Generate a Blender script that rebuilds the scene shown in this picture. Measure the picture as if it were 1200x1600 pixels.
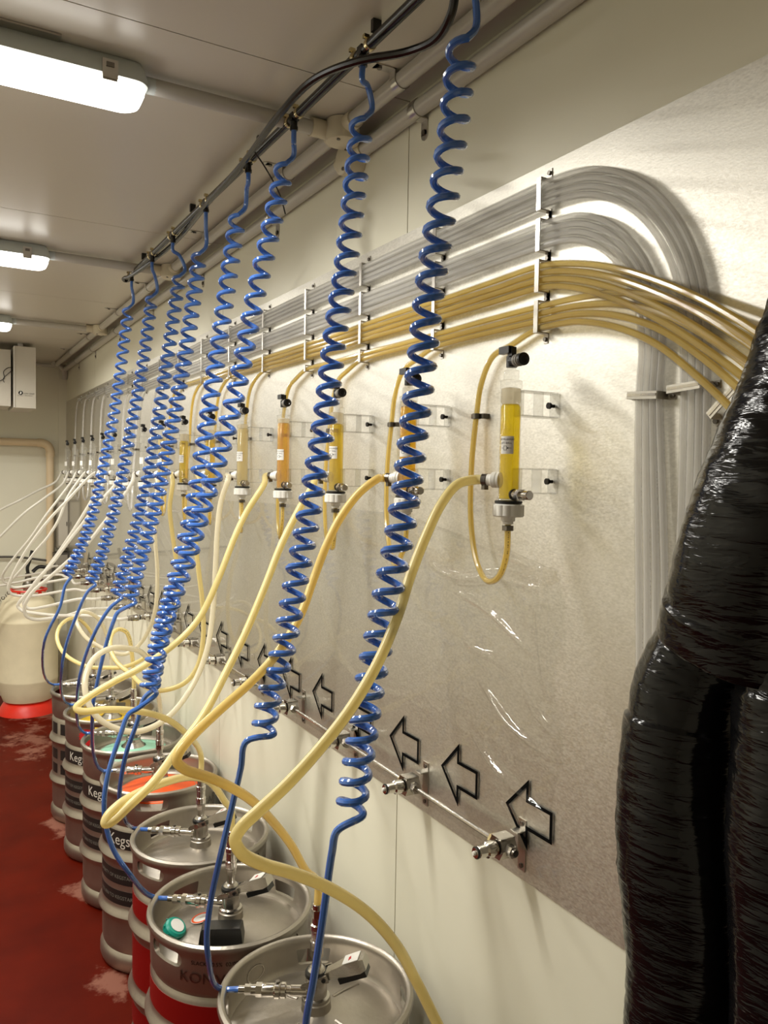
import bpy, bmesh, math, random
from mathutils import Vector, Matrix, noise
from math import sin, cos, pi, radians, sqrt, atan2

for o in list(bpy.data.objects):
    bpy.data.objects.remove(o, do_unlink=True)
scene = bpy.context.scene
COL = scene.collection
random.seed(7)
V = Vector

# ------------------------------------------------------------------ camera
cd = bpy.data.cameras.new('camera')
cam = bpy.data.objects.new('camera', cd)
COL.objects.link(cam)
cd.sensor_fit = 'VERTICAL'
cd.sensor_height = 24.0
cd.lens = 24.0 * 1238.5 / 1600.0
cd.clip_start = 0.02
YAW, PITCH, ROLL = radians(29.87), radians(-2.498), radians(0.985)
fw = V((sin(YAW) * cos(PITCH), cos(YAW) * cos(PITCH), sin(PITCH)))
rt = V((cos(YAW), -sin(YAW), 0))
up = rt.cross(fw)
r2 = rt * cos(ROLL) + up * sin(ROLL)
u2 = -rt * sin(ROLL) + up * cos(ROLL)
cam.matrix_world = Matrix(((r2.x, u2.x, -fw.x, -0.87), (r2.y, u2.y, -fw.y, 0.0),
                           (r2.z, u2.z, -fw.z, 1.591), (0, 0, 0, 1)))
scene.camera = cam

# ------------------------------------------------------------------ world, exposure
w = bpy.data.worlds.new('world')
scene.world = w
w.use_nodes = True
w.node_tree.nodes['Background'].inputs[0].default_value = (1, 0.95, 0.88, 1)
w.node_tree.nodes['Background'].inputs[1].default_value = 0.02
vs = scene.view_settings
vs.view_transform = 'Standard'
vs.look = 'None'
vs.exposure = 0.0
vs.gamma = 1.0
vs.use_curve_mapping = False
LAMP_STRENGTH = 6.5
LAMP_WATTS = 28.5
LAMP_COLOUR = (1.0, 0.965, 0.89)
CEIL = 2.37
BACK = 6.17
LAMP_Y = [1.61, 3.03, 4.45]
LAMP_LABELS = ['nearest lit ceiling batten, large at the top left', 'second lit ceiling batten, half way along the ceiling', 'small far lit ceiling batten at the left edge']

# ------------------------------------------------------------------ materials
def srgb(r, g, b):
    def f(c):
        c /= 255.0
        return c / 12.92 if c <= 0.04045 else ((c + 0.055) / 1.055) ** 2.4
    return (f(r), f(g), f(b), 1.0)

MATS = {}

def new_mat(name):
    m = bpy.data.materials.new(name)
    m.use_nodes = True
    nt = m.node_tree
    nt.nodes.clear()
    out = nt.nodes.new('ShaderNodeOutputMaterial')
    MATS[name] = m
    return m, nt, out

def N(nt, kind, **kw):
    n = nt.nodes.new('ShaderNode' + kind)
    for k, v in kw.items():
        if k in n.inputs:
            n.inputs[k].default_value = v
        else:
            setattr(n, k, v)
    return n

def ramp(nt, src, stops):
    r = nt.nodes.new('ShaderNodeValToRGB')
    el = r.color_ramp.elements
    while len(el) < len(stops):
        el.new(0.5)
    for e, (p, c) in zip(el, stops):
        e.position = p
        e.color = c
    nt.links.new(src, r.inputs[0])
    return r

def principled(name, col, rough=0.5, metal=0.0, bump=0.0, bscale=200.0, bstretch=(1, 1, 1), var=0.0, vscale=6.0, **kw):
    m, nt, out = new_mat(name)
    b = N(nt, 'BsdfPrincipled')
    b.inputs['Base Color'].default_value = col
    b.inputs['Roughness'].default_value = rough
    b.inputs['Metallic'].default_value = metal
    for k, v in kw.items():
        b.inputs[k].default_value = v
    nt.links.new(b.outputs[0], out.inputs[0])
    tc = None
    if bump or var:
        tc = N(nt, 'TexCoord')
        mp = N(nt, 'Mapping')
        mp.inputs['Scale'].default_value = bstretch
        nt.links.new(tc.outputs['Object'], mp.inputs[0])
    if bump:
        nz = N(nt, 'TexNoise')
        nz.inputs['Scale'].default_value = bscale
        nz.inputs['Detail'].default_value = 3
        nt.links.new(mp.outputs[0], nz.inputs['Vector'])
        bp = N(nt, 'Bump')
        bp.inputs['Strength'].default_value = bump
        bp.inputs['Distance'].default_value = 0.002
        nt.links.new(nz.outputs[0], bp.inputs['Height'])
        nt.links.new(bp.outputs[0], b.inputs['Normal'])
    if var:
        nz = N(nt, 'TexNoise')
        nz.inputs['Scale'].default_value = vscale
        nz.inputs['Detail'].default_value = 4
        nt.links.new(tc.outputs['Object'], nz.inputs['Vector'])
        lo = tuple(c * (1 - var) for c in col[:3]) + (1,)
        hi = tuple(min(1, c * (1 + var)) for c in col[:3]) + (1,)
        r = ramp(nt, nz.outputs[0], [(0.3, lo), (0.7, hi)])
        nt.links.new(r.outputs[0], b.inputs['Base Color'])
    return m

def gloss_weight(nt, f0=0.04, power=5.0, normal=None):
    lw = N(nt, 'LayerWeight')
    lw.inputs['Blend'].default_value = 0.5
    p = N(nt, 'Math', operation='POWER'); nt.links.new(lw.outputs['Facing'], p.inputs[0]); p.inputs[1].default_value = power
    q = N(nt, 'Math', operation='MULTIPLY_ADD'); nt.links.new(p.outputs[0], q.inputs[0]); q.inputs[1].default_value = 1.0 - f0; q.inputs[2].default_value = f0
    return q.outputs[0]

def clear_mat(name, tint, dif, dif_amt, rough=0.04, ior=1.45, trl=0.0):
    """thin see-through plastic or liquid: tinted transmission, a little scattering, fresnel gloss"""
    m, nt, out = new_mat(name)
    t = N(nt, 'BsdfTransparent')
    t.inputs[0].default_value = tint
    d = N(nt, 'BsdfDiffuse')
    d.inputs[0].default_value = dif
    base = d
    if trl:
        tl = N(nt, 'BsdfTranslucent')
        tl.inputs[0].default_value = dif
        mm = N(nt, 'MixShader')
        mm.inputs[0].default_value = trl
        nt.links.new(d.outputs[0], mm.inputs[1])
        nt.links.new(tl.outputs[0], mm.inputs[2])
        base = mm
    mx = N(nt, 'MixShader')
    mx.inputs[0].default_value = dif_amt
    nt.links.new(t.outputs[0], mx.inputs[1])
    nt.links.new(base.outputs[0], mx.inputs[2])
    g = N(nt, 'BsdfGlossy')
    g.inputs['Roughness'].default_value = rough
    m2 = N(nt, 'MixShader')
    nt.links.new(gloss_weight(nt), m2.inputs[0])
    nt.links.new(mx.outputs[0], m2.inputs[1])
    nt.links.new(g.outputs[0], m2.inputs[2])
    nt.links.new(m2.outputs[0], out.inputs[0])
    return m

def tube_mat(name, col, trans_amt, rough=0.22, printed=True, col2=None, trl=0.45):
    """translucent hose: scattering body that lets some light through, fresnel gloss, printed line of characters along it (UV.y runs in metres)"""
    m, nt, out = new_mat(name)
    d = N(nt, 'BsdfDiffuse')
    tl = N(nt, 'BsdfTranslucent')
    tp = N(nt, 'BsdfTransparent')
    tp.inputs[0].default_value = tuple(min(1, c ** 0.35) for c in col[:3]) + (1,)
    g = N(nt, 'BsdfGlossy')
    g.inputs['Roughness'].default_value = rough
    colsock = None
    if printed:
        uv = N(nt, 'UVMap')
        sp = N(nt, 'SeparateXYZ')
        nt.links.new(uv.outputs[0], sp.inputs[0])
        # ring position window
        a = N(nt, 'Math', operation='SUBTRACT'); nt.links.new(sp.outputs[0], a.inputs[0]); a.inputs[1].default_value = 0.56
        b = N(nt, 'Math', operation='ABSOLUTE'); nt.links.new(a.outputs[0], b.inputs[0])
        c = N(nt, 'Math', operation='LESS_THAN'); nt.links.new(b.outputs[0], c.inputs[0]); c.inputs[1].default_value = 0.028
        # repeat along the hose: text blocks
        md = N(nt, 'Math', operation='MODULO'); nt.links.new(sp.outputs[1], md.inputs[0]); md.inputs[1].default_value = 0.23
        lt = N(nt, 'Math', operation='LESS_THAN'); nt.links.new(md.outputs[0], lt.inputs[0]); lt.inputs[1].default_value = 0.11
        cx = N(nt, 'CombineXYZ')
        nt.links.new(sp.outputs[1], cx.inputs[0])
        nz = N(nt, 'TexNoise')
        nz.inputs['Scale'].default_value = 420.0
        nz.inputs['Detail'].default_value = 0
        nt.links.new(cx.outputs[0], nz.inputs['Vector'])
        gt = N(nt, 'Math', operation='GREATER_THAN'); nt.links.new(nz.outputs[0], gt.inputs[0]); gt.inputs[1].default_value = 0.5
        m1 = N(nt, 'Math', operation='MULTIPLY'); nt.links.new(c.outputs[0], m1.inputs[0]); nt.links.new(lt.outputs[0], m1.inputs[1])
        m2 = N(nt, 'Math', operation='MULTIPLY'); nt.links.new(m1.outputs[0], m2.inputs[0]); nt.links.new(gt.outputs[0], m2.inputs[1])
        mix = N(nt, 'Mix', data_type='RGBA')
        mix.inputs[6].default_value = col
        mix.inputs[7].default_value = (0.02, 0.018, 0.015, 1)
        nt.links.new(m2.outputs[0], mix.inputs[0])
        colsock = mix.outputs[2]
    for s in (d, tl):
        s.inputs[0].default_value = col
        if colsock:
            nt.links.new(colsock, s.inputs[0])
    a1 = N(nt, 'MixShader'); a1.inputs[0].default_value = trl
    nt.links.new(d.outputs[0], a1.inputs[1]); nt.links.new(tl.outputs[0], a1.inputs[2])
    a2 = N(nt, 'MixShader'); a2.inputs[0].default_value = trans_amt
    nt.links.new(a1.outputs[0], a2.inputs[1]); nt.links.new(tp.outputs[0], a2.inputs[2])
    a3 = N(nt, 'MixShader')
    nt.links.new(gloss_weight(nt, .035), a3.inputs[0]); nt.links.new(a2.outputs[0], a3.inputs[1]); nt.links.new(g.outputs[0], a3.inputs[2])
    nt.links.new(a3.outputs[0], out.inputs[0])
    return m

principled('wall_paint', srgb(227, 224, 205), 0.42, bump=0.05, bscale=60, var=0.03, vscale=2)
principled('ceiling_paint', srgb(206, 200, 186), 0.3, bump=0.03, bscale=60, var=0.02, vscale=2)
principled('seam', srgb(105, 98, 85), 0.8, bump=.05)
principled('skirting', srgb(215, 210, 195), 0.5, bump=.05)
principled('conduit', srgb(184, 180, 170), 0.28, bump=.03)
principled('junction', srgb(205, 196, 172), 0.42, bump=.03)
principled('pvc', srgb(226, 205, 170), 0.35, bump=.03)
principled('lamp_body', srgb(190, 196, 192), 0.45, bump=.03)
principled('zinc', srgb(190, 186, 178), 0.28, 1.0, bump=.1, bscale=300)
principled('chrome', srgb(205, 200, 192), 0.16, 1.0, bump=.03, bscale=300)
principled('steel', srgb(185, 180, 172), 0.24, 1.0, bump=.08, bscale=250)
principled('steel_dark', srgb(120, 115, 108), 0.32, 1.0, bump=.1, bscale=250)
principled('brass_nickel', srgb(205, 190, 150), 0.22, 1.0, bump=.05, bscale=300)
principled('keg_steel', srgb(168, 161, 150), 0.38, 0.9, bump=.25, bscale=90, bstretch=(1, 1, .15), var=.12, vscale=9)
principled('keg_red', srgb(128, 10, 9), 0.35, bump=.05)
principled('keg_black', srgb(26, 24, 23), 0.45, bump=.05)
principled('lettering_white', srgb(205, 200, 190), 0.5, bump=.03)
principled('lettering_grey', srgb(120, 116, 108), 0.5, bump=.03)
principled('ink', srgb(8, 8, 8), 0.7, bump=.02, **{'Specular IOR Level': 0.05})
principled('sticker_white', srgb(232, 230, 224), 0.5, bump=.03)
principled('black_plastic', srgb(16, 15, 14), 0.32, bump=.08, bscale=150)
principled('black_rubber', srgb(14, 13, 13), 0.5, bump=.1)
principled('black_hose', srgb(16, 15, 14), 0.22, bump=.03)
principled('grey_plastic', srgb(128, 124, 116), 0.4, bump=.05)
principled('white_plastic', srgb(232, 230, 222), 0.38, bump=.05)
principled('bracket_screw', srgb(52, 50, 48), 0.35, 1.0, bump=.05)
principled('blue_hose', srgb(66, 110, 188), 0.14, bump=.02, bscale=40, **{'Coat Weight': 0.6, 'Coat Roughness': 0.05})
principled('orange_card', srgb(232, 88, 22), 0.5, bump=.05)
principled('mint_card', srgb(150, 205, 180), 0.5, bump=.05)
principled('yellow_card', srgb(222, 186, 30), 0.5, bump=.05)
principled('red_sticker', srgb(190, 24, 30), 0.5, bump=.05)
principled('green_cap', srgb(24, 150, 130), 0.35, bump=.05)
principled('red_plastic', srgb(222, 40, 18), 0.38, bump=.05)
principled('barrel_cream', srgb(224, 214, 184), 0.45, bump=.1, bscale=40, var=.06, vscale=9)
principled('cooler_white', srgb(200, 194, 180), 0.45, bump=.03)
principled('enclosure_grey', srgb(150, 144, 132), 0.45, bump=.03)
principled('enclosure_dark', srgb(70, 66, 60), 0.5, bump=.03)
clear_mat('glass_tube', (0.97, 0.97, 0.96, 1), (.9, .9, .88, 1), 0.06)
clear_mat('acrylic', (0.93, 0.93, 0.92, 1), (.85, .84, .8, 1), 0.12, 0.08)
clear_mat('beer', (0.98, 0.88, 0.14, 1), srgb(244, 204, 16), 0.24, trl=.5)
clear_mat('beer_amber', (0.98, 0.80, 0.06, 1), srgb(246, 182, 0), 0.28, trl=.5)
clear_mat('beer_pale', (0.95, 0.88, 0.62, 1), srgb(226, 208, 150), 0.55, trl=.5)
clear_mat('foam', (0.97, 0.94, 0.86, 1), srgb(236, 226, 200), 0.4, trl=.5)
clear_mat('line_shell', (0.97, 0.97, 0.96, 1), (.92, .91, .88, 1), 0.05, 0.12, trl=.5)
clear_mat('film', (0.97, 0.97, 0.96, 1), (.8, .8, .8, 1), 0.02, 0.03, 1.5)
tube_mat('line_clear', srgb(252, 251, 250), 0.48, trl=.5)
tube_mat('line_beer', srgb(248, 222, 122), 0.36, trl=.5)
tube_mat('hose_beer', srgb(250, 236, 176), 0.12)
tube_mat('hose_pale', srgb(249, 242, 218), 0.12)
tube_mat('hose_golden', srgb(249, 226, 150), 0.12)
tube_mat('hose_white', srgb(240, 237, 228), 0.12, printed=False)

# metal wall sheet: fine random brushing
m, nt, out = new_mat('sheet_metal')
b = N(nt, 'BsdfPrincipled')
b.inputs['Metallic'].default_value = 1.0
tc = N(nt, 'TexCoord')
mp = N(nt, 'Mapping'); mp.inputs['Scale'].default_value = (1, 1, 2.2)
nt.links.new(tc.outputs['Object'], mp.inputs[0])
nz = N(nt, 'TexNoise'); nz.inputs['Scale'].default_value = 170; nz.inputs['Detail'].default_value = 5
nt.links.new(mp.outputs[0], nz.inputs['Vector'])
r = ramp(nt, nz.outputs[0], [(.3, srgb(202, 199, 190)), (.7, srgb(224, 221, 212))])
nt.links.new(r.outputs[0], b.inputs['Base Color'])
r = ramp(nt, nz.outputs[0], [(.3, (.42,) * 3 + (1,)), (.7, (.54,) * 3 + (1,))])
nt.links.new(r.outputs[0], b.inputs['Roughness'])
bp = N(nt, 'Bump'); bp.inputs['Strength'].default_value = 0.12; bp.inputs['Distance'].default_value = 0.001
nt.links.new(nz.outputs[0], bp.inputs['Height'])
nt.links.new(bp.outputs[0], b.inputs['Normal'])
nt.links.new(b.outputs[0], out.inputs[0])

# painted floor with worn patches of their own shape
m, nt, out = new_mat('floor_paint')
b = N(nt, 'BsdfPrincipled')
tc = N(nt, 'TexCoord')
nz = N(nt, 'TexNoise'); nz.inputs['Scale'].default_value = 9; nz.inputs['Detail'].default_value = 8; nz.inputs['Roughness'].default_value = .68
nt.links.new(tc.outputs['Object'], nz.inputs['Vector'])
acc = None
for (px, py, rx, ry) in [(-.385, 2.5, .09, .24), (-.37, 3.13, .13, .20), (-.36, 5.05, .22, .62), (-.22, 5.6, .3, .35), (-.4, 1.9, .1, .3), (-.36, 3.75, .12, .18)]:
    mp = N(nt, 'Mapping')
    mp.inputs['Location'].default_value = (-px / rx, -py / ry, 0)
    mp.inputs['Scale'].default_value = (1 / rx, 1 / ry, 0)
    nt.links.new(tc.outputs['Object'], mp.inputs[0])
    ln = N(nt, 'VectorMath', operation='LENGTH')
    nt.links.new(mp.outputs[0], ln.inputs[0])
    s = N(nt, 'Math', operation='SUBTRACT'); s.inputs[0].default_value = 1.0
    nt.links.new(ln.outputs['Value'], s.inputs[1]); s.use_clamp = True
    if acc is None:
        acc = s.outputs[0]
    else:
        a = N(nt, 'Math', operation='MAXIMUM'); nt.links.new(acc, a.inputs[0]); nt.links.new(s.outputs[0], a.inputs[1]); acc = a.outputs[0]
ml = N(nt, 'Math', operation='MULTIPLY'); ml.inputs[1].default_value = .34; nt.links.new(acc, ml.inputs[0])
ad = N(nt, 'Math', operation='ADD'); nt.links.new(ml.outputs[0], ad.inputs[0]); nt.links.new(nz.outputs[0], ad.inputs[1])
rp = ramp(nt, ad.outputs[0], [(.66, (0, 0, 0, 1)), (.78, (1, 1, 1, 1))])
n2 = N(nt, 'TexNoise'); n2.inputs['Scale'].default_value = 5; n2.inputs['Detail'].default_value = 6
nt.links.new(tc.outputs['Object'], n2.inputs['Vector'])
rc = ramp(nt, n2.outputs[0], [(.3, srgb(72, 11, 1)), (.7, srgb(88, 17, 2))])
mx = N(nt, 'Mix', data_type='RGBA')
nt.links.new(rp.outputs[0], mx.inputs[0]); nt.links.new(rc.outputs[0], mx.inputs[6]); mx.inputs[7].default_value = srgb(128, 84, 70)
nt.links.new(mx.outputs[2], b.inputs['Base Color'])
b.inputs['Roughness'].default_value = 0.5
b.inputs['Specular IOR Level'].default_value = 0.06
bp = N(nt, 'Bump'); bp.inputs['Strength'].default_value = .2; bp.inputs['Distance'].default_value = .002
nt.links.new(nz.outputs[0], bp.inputs['Height']); nt.links.new(bp.outputs[0], b.inputs['Normal'])
nt.links.new(b.outputs[0], out.inputs[0])

# glossy black wrapping, crinkled across the bundle
m, nt, out = new_mat('black_wrap')
b = N(nt, 'BsdfPrincipled')
b.inputs['Base Color'].default_value = (.004, .004, .0045, 1)
b.inputs['Roughness'].default_value = .14
b.inputs['Specular IOR Level'].default_value = .28
tc = N(nt, 'TexCoord')
mp = N(nt, 'Mapping'); mp.inputs['Scale'].default_value = (.3, .3, 1.6); mp.inputs['Rotation'].default_value = (.12, .08, 0)
nt.links.new(tc.outputs['Object'], mp.inputs[0])
nz = N(nt, 'TexNoise'); nz.inputs['Scale'].default_value = 75; nz.inputs['Detail'].default_value = 3; nz.inputs['Distortion'].default_value = .6
nt.links.new(mp.outputs[0], nz.inputs['Vector'])
bp = N(nt, 'Bump'); bp.inputs['Strength'].default_value = .55; bp.inputs['Distance'].default_value = .004
nt.links.new(nz.outputs[0], bp.inputs['Height']); nt.links.new(bp.outputs[0], b.inputs['Normal'])
nt.links.new(b.outputs[0], out.inputs[0])

# lamp diffuser
m, nt, out = new_mat('lamp_diffuser')
e = N(nt, 'Emission'); e.inputs[0].default_value = LAMP_COLOUR + (1,); e.inputs[1].default_value = LAMP_STRENGTH
nt.links.new(e.outputs[0], out.inputs[0])

# ------------------------------------------------------------------ mesh helpers
def frame(axis):
    a = V(axis).normalized()
    h = V((0, 0, 1)) if abs(a.z) < 0.9 else V((1, 0, 0))
    x = h.cross(a).normalized()
    y = a.cross(x)
    return x, y, a

class MB:
    """collects shapes; build() links them as one mesh object"""
    def __init__(s):
        s.v, s.f, s.uv = [], [], {}
    def add(s, verts, faces):
        n = len(s.v)
        s.v += [tuple(p) for p in verts]
        s.f += [tuple(i + n for i in f) for f in faces]
        return s
    def box(s, c, size, rot=None):
        hx, hy, hz = size[0] / 2, size[1] / 2, size[2] / 2
        vs = []
        for x in (-hx, hx):
            for y in (-hy, hy):
                for z in (-hz, hz):
                    p = V((x, y, z))
                    if rot is not None:
                        p = rot @ p
                    vs.append(p + V(c))
        return s.add(vs, [(0, 1, 3, 2), (4, 6, 7, 5), (0, 4, 5, 1), (2, 3, 7, 6), (0, 2, 6, 4), (1, 5, 7, 3)])
    def lathe(s, prof, base=(0, 0, 0), axis=(0, 0, 1), seg=24, caps=True):
        """prof: (radius, distance along the axis)"""
        x, y, a = frame(axis)
        base = V(base)
        vs, fs = [], []
        for (r, h) in prof:
            for k in range(seg):
                t = 2 * pi * k / seg
                vs.append(base + a * h + (x * cos(t) + y * sin(t)) * r)
        for i in range(len(prof) - 1):
            for k in range(seg):
                k2 = (k + 1) % seg
                fs.append((i * seg + k, i * seg + k2, (i + 1) * seg + k2, (i + 1) * seg + k))
        if caps:
            fs.append(tuple(reversed(range(seg))))
            fs.append(tuple((len(prof) - 1) * seg + k for k in range(seg)))
        return s.add(vs, fs)
    def cyl(s, p0, p1, r, r1=None, seg=20, bev=0.0):
        d = V(p1) - V(p0)
        L = d.length
        r1 = r if r1 is None else r1
        prof = [(r, 0), (r1, L)] if not bev else [(r - bev, 0), (r, bev), (r1, L - bev), (r1 - bev, L)]
        return s.lathe(prof, p0, d, seg)
    def hexnut(s, p0, p1, r):
        return s.cyl(p0, p1, r, seg=6)
    def prism(s, poly, origin, ux, uy, n, th):
        """polygon (list of 2D points) extruded along n by th"""
        o, ux, uy, n = V(origin), V(ux), V(uy), V(n)
        k = len(poly)
        vs = [o + ux * a + uy * b for a, b in poly] + [o + ux * a + uy * b + n * th for a, b in poly]
        fs = [tuple(reversed(range(k))), tuple(range(k, 2 * k))]
        fs += [(i, (i + 1) % k, k + (i + 1) % k, k + i) for i in range(k)]
        return s.add(vs, fs)
    def tube(s, pts, r, seg=10, caps=True, smooth=0, rfun=None):
        P = spline(pts, smooth) if smooth else [V(p) for p in pts]
        n0 = len(s.v)
        n = len(P)
        T = [(P[min(i + 1, n - 1)] - P[max(i - 1, 0)]).normalized() for i in range(n)]
        x, y, a = frame(T[0])
        L = 0.0
        for i in range(n):
            if i:
                L += (P[i] - P[i - 1]).length
                x = (x - T[i] * x.dot(T[i])).normalized()
            y = T[i].cross(x)
            rr = r if rfun is None else rfun(i / (n - 1), L)
            for k in range(seg):
                t = 2 * pi * k / seg
                s.uv[len(s.v)] = (k / seg, L)
                q = rr if not callable(rr) else rr(t)
                s.v.append(tuple(P[i] + (x * cos(t) + y * sin(t)) * q))
        for i in range(n - 1):
            for k in range(seg):
                k2 = (k + 1) % seg
                s.f.append((n0 + i * seg + k, n0 + i * seg + k2, n0 + (i + 1) * seg + k2, n0 + (i + 1) * seg + k))
        if caps:
            s.f.append(tuple(n0 + k for k in reversed(range(seg))))
            s.f.append(tuple(n0 + (n - 1) * seg + k for k in range(seg)))
        return s
    def mesh(s, name, mat, sharp=35):
        me = bpy.data.meshes.new(name)
        me.from_pydata(s.v, [], s.f)
        if s.uv:
            uvl = me.uv_layers.new(name='UVMap')
            for poly in me.polygons:
                us = [s.uv.get(me.loops[li].vertex_index, (0, 0)) for li in poly.loop_indices]
                wrap = max(u[0] for u in us) - min(u[0] for u in us) > 0.5 if len(us) == 4 else False
                for li, u in zip(poly.loop_indices, us):
                    uvl.data[li].uv = (u[0] + 1 if wrap and u[0] < 0.5 else u[0], u[1])
        bm = bmesh.new(); bm.from_mesh(me)
        bmesh.ops.recalc_face_normals(bm, faces=bm.faces)
        bm.to_mesh(me); bm.free()
        me.polygons.foreach_set('use_smooth', [True] * len(me.polygons))
        me.set_sharp_from_angle(angle=radians(sharp))
        me.materials.append(MATS[mat])
        me.update()
        return me
    def build(s, name, mat, parent=None, loc=(0, 0, 0), rz=0.0, sharp=35):
        return put(name, s.mesh(name, mat, sharp), parent, loc, rz)

def put(name, me, parent=None, loc=(0, 0, 0), rz=0.0):
    o = bpy.data.objects.new(name, me)
    COL.objects.link(o)
    o.location = loc
    o.rotation_euler = (0, 0, rz)
    if parent is not None:
        o.parent = parent
    return o

def spline(pts, sub=8):
    """centripetal Catmull-Rom through the points"""
    P = [V(p) for p in pts]
    P = [P[0] * 2 - P[1]] + P + [P[-1] * 2 - P[-2]]
    out = []
    for i in range(1, len(P) - 2):
        p0, p1, p2, p3 = P[i - 1:i + 3]
        t0 = 0.0
        t1 = t0 + max((p1 - p0).length, 1e-5) ** 0.5
        t2 = t1 + max((p2 - p1).length, 1e-5) ** 0.5
        t3 = t2 + max((p3 - p2).length, 1e-5) ** 0.5
        for k in range(sub):
            t = t1 + (t2 - t1) * k / sub
            a1 = p0 * ((t1 - t) / (t1 - t0)) + p1 * ((t - t0) / (t1 - t0))
            a2 = p1 * ((t2 - t) / (t2 - t1)) + p2 * ((t - t1) / (t2 - t1))
            a3 = p2 * ((t3 - t) / (t3 - t2)) + p3 * ((t - t2) / (t3 - t2))
            b1 = a1 * ((t2 - t) / (t2 - t0)) + a2 * ((t - t0) / (t2 - t0))
            b2 = a2 * ((t3 - t) / (t3 - t1)) + a3 * ((t - t1) / (t3 - t1))
            out.append(b1 * ((t2 - t) / (t2 - t1)) + b2 * ((t - t1) / (t2 - t1)))
    out.append(P[-2])
    return out

def tag(o, label, cat, group=None, kind=None):
    o['label'] = label
    o['category'] = cat
    if group:
        o['group'] = group
    if kind:
        o['kind'] = kind
    return o

def thing(name, label, cat, loc=(0, 0, 0), rz=0.0, group=None):
    o = bpy.data.objects.new(name, None)
    COL.objects.link(o)
    o.empty_display_size = 0.05
    o.location = loc
    o.rotation_euler = (0, 0, rz)
    return tag(o, label, cat, group)

def struct(o):
    o['kind'] = 'structure'
    return o

CHILD = {}
def copy_tree(src, parent=None, skip=()):
    c = src.copy()
    COL.objects.link(c)
    if parent is not None:
        c.parent = parent
    for ch in list(src.children):
        if ch.name.split('.')[0] in skip:
            continue
        copy_tree(ch, c, skip)
    return c

def text_data(string, size, extr=0.0):
    cu = bpy.data.curves.new('lettering', 'FONT')
    cu.body = string
    cu.size = size
    cu.align_x = 'CENTER'
    cu.align_y = 'CENTER'
    cu.resolution_u = 3
    o = bpy.data.objects.new('lettering_source', cu)
    COL.objects.link(o)
    dg = bpy.context.evaluated_depsgraph_get()
    me = bpy.data.meshes.new_from_object(o.evaluated_get(dg))
    vs = [tuple(v.co) for v in me.vertices]
    fs = [tuple(p.vertices) for p in me.polygons]
    bpy.data.objects.remove(o, do_unlink=True)
    bpy.data.curves.remove(cu)
    bpy.data.meshes.remove(me)
    return vs, fs

def fine(vs, fs, step):
    """split long edges so flat lettering can follow a curved surface"""
    bm = bmesh.new()
    bv = [bm.verts.new(v) for v in vs]
    for f in fs:
        try:
            bm.faces.new([bv[i] for i in f])
        except ValueError:
            pass
    bmesh.ops.triangulate(bm, faces=bm.faces)
    for _ in range(3):
        long_e = [e for e in bm.edges if abs(e.verts[0].co.x - e.verts[1].co.x) > step]
        if not long_e:
            break
        bmesh.ops.subdivide_edges(bm, edges=long_e, cuts=1)
        bmesh.ops.triangulate(bm, faces=bm.faces)
    bm.verts.index_update()
    r = [tuple(v.co) for v in bm.verts], [tuple(v.index for v in f.verts) for f in bm.faces]
    bm.free()
    return r

def wrap_text(mb, string, size, radius, ang, z, stretch=1.0):
    """lettering bent around a vertical cylinder, centred at angle ang, read from outside"""
    vs, fs = text_data(string, size)
    vs, fs = fine(vs, fs, 0.012)
    out = []
    for x, y, _ in vs:
        t = ang + x * stretch / radius
        out.append((radius * cos(t), radius * sin(t), z + y))
    mb.add(out, fs)
    return mb

def flat_text(mb, string, size, origin, ux, uy):
    vs, fs = text_data(string, size)
    mb.add([V(origin) + V(ux) * x + V(uy) * y for x, y, _ in vs], fs)
    return mb

def band(mb, r, z0, z1, a0, a1, seg=48, th=0.0006):
    """curved plate on a vertical cylinder between two angles"""
    vs, fs = [], []
    for k in range(seg + 1):
        t = a0 + (a1 - a0) * k / seg
        for rr in (r, r + th):
            for z in (z0, z1):
                vs.append((rr * cos(t), rr * sin(t), z))
    for k in range(seg):
        a, b_ = k * 4, k * 4 + 4
        fs += [(a + 2, b_ + 2, b_ + 3, a + 3), (a, a + 1, b_ + 1, b_), (a + 1, a + 3, b_ + 3, b_ + 1), (a, b_, b_ + 2, a + 2)]
    fs += [(0, 2, 3, 1), (seg * 4, seg * 4 + 1, seg * 4 + 3, seg * 4 + 2)]
    return mb.add(vs, fs)

ORD = ['nearest', 'second', 'third', 'fourth', 'fifth', 'sixth', 'seventh', 'eighth', 'ninth', 'tenth', 'eleventh',
       'twelfth', 'thirteenth', 'fourteenth', 'fifteenth', 'sixteenth', 'seventeenth', 'eighteenth', 'nineteenth',
       'twentieth', 'twenty-first', 'twenty-second', 'twenty-third', 'twenty-fourth', 'twenty-fifth', 'twenty-sixth',
       'twenty-seventh', 'twenty-eighth', 'twenty-ninth', 'thirtieth', 'thirty-first', 'thirty-second']

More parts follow.
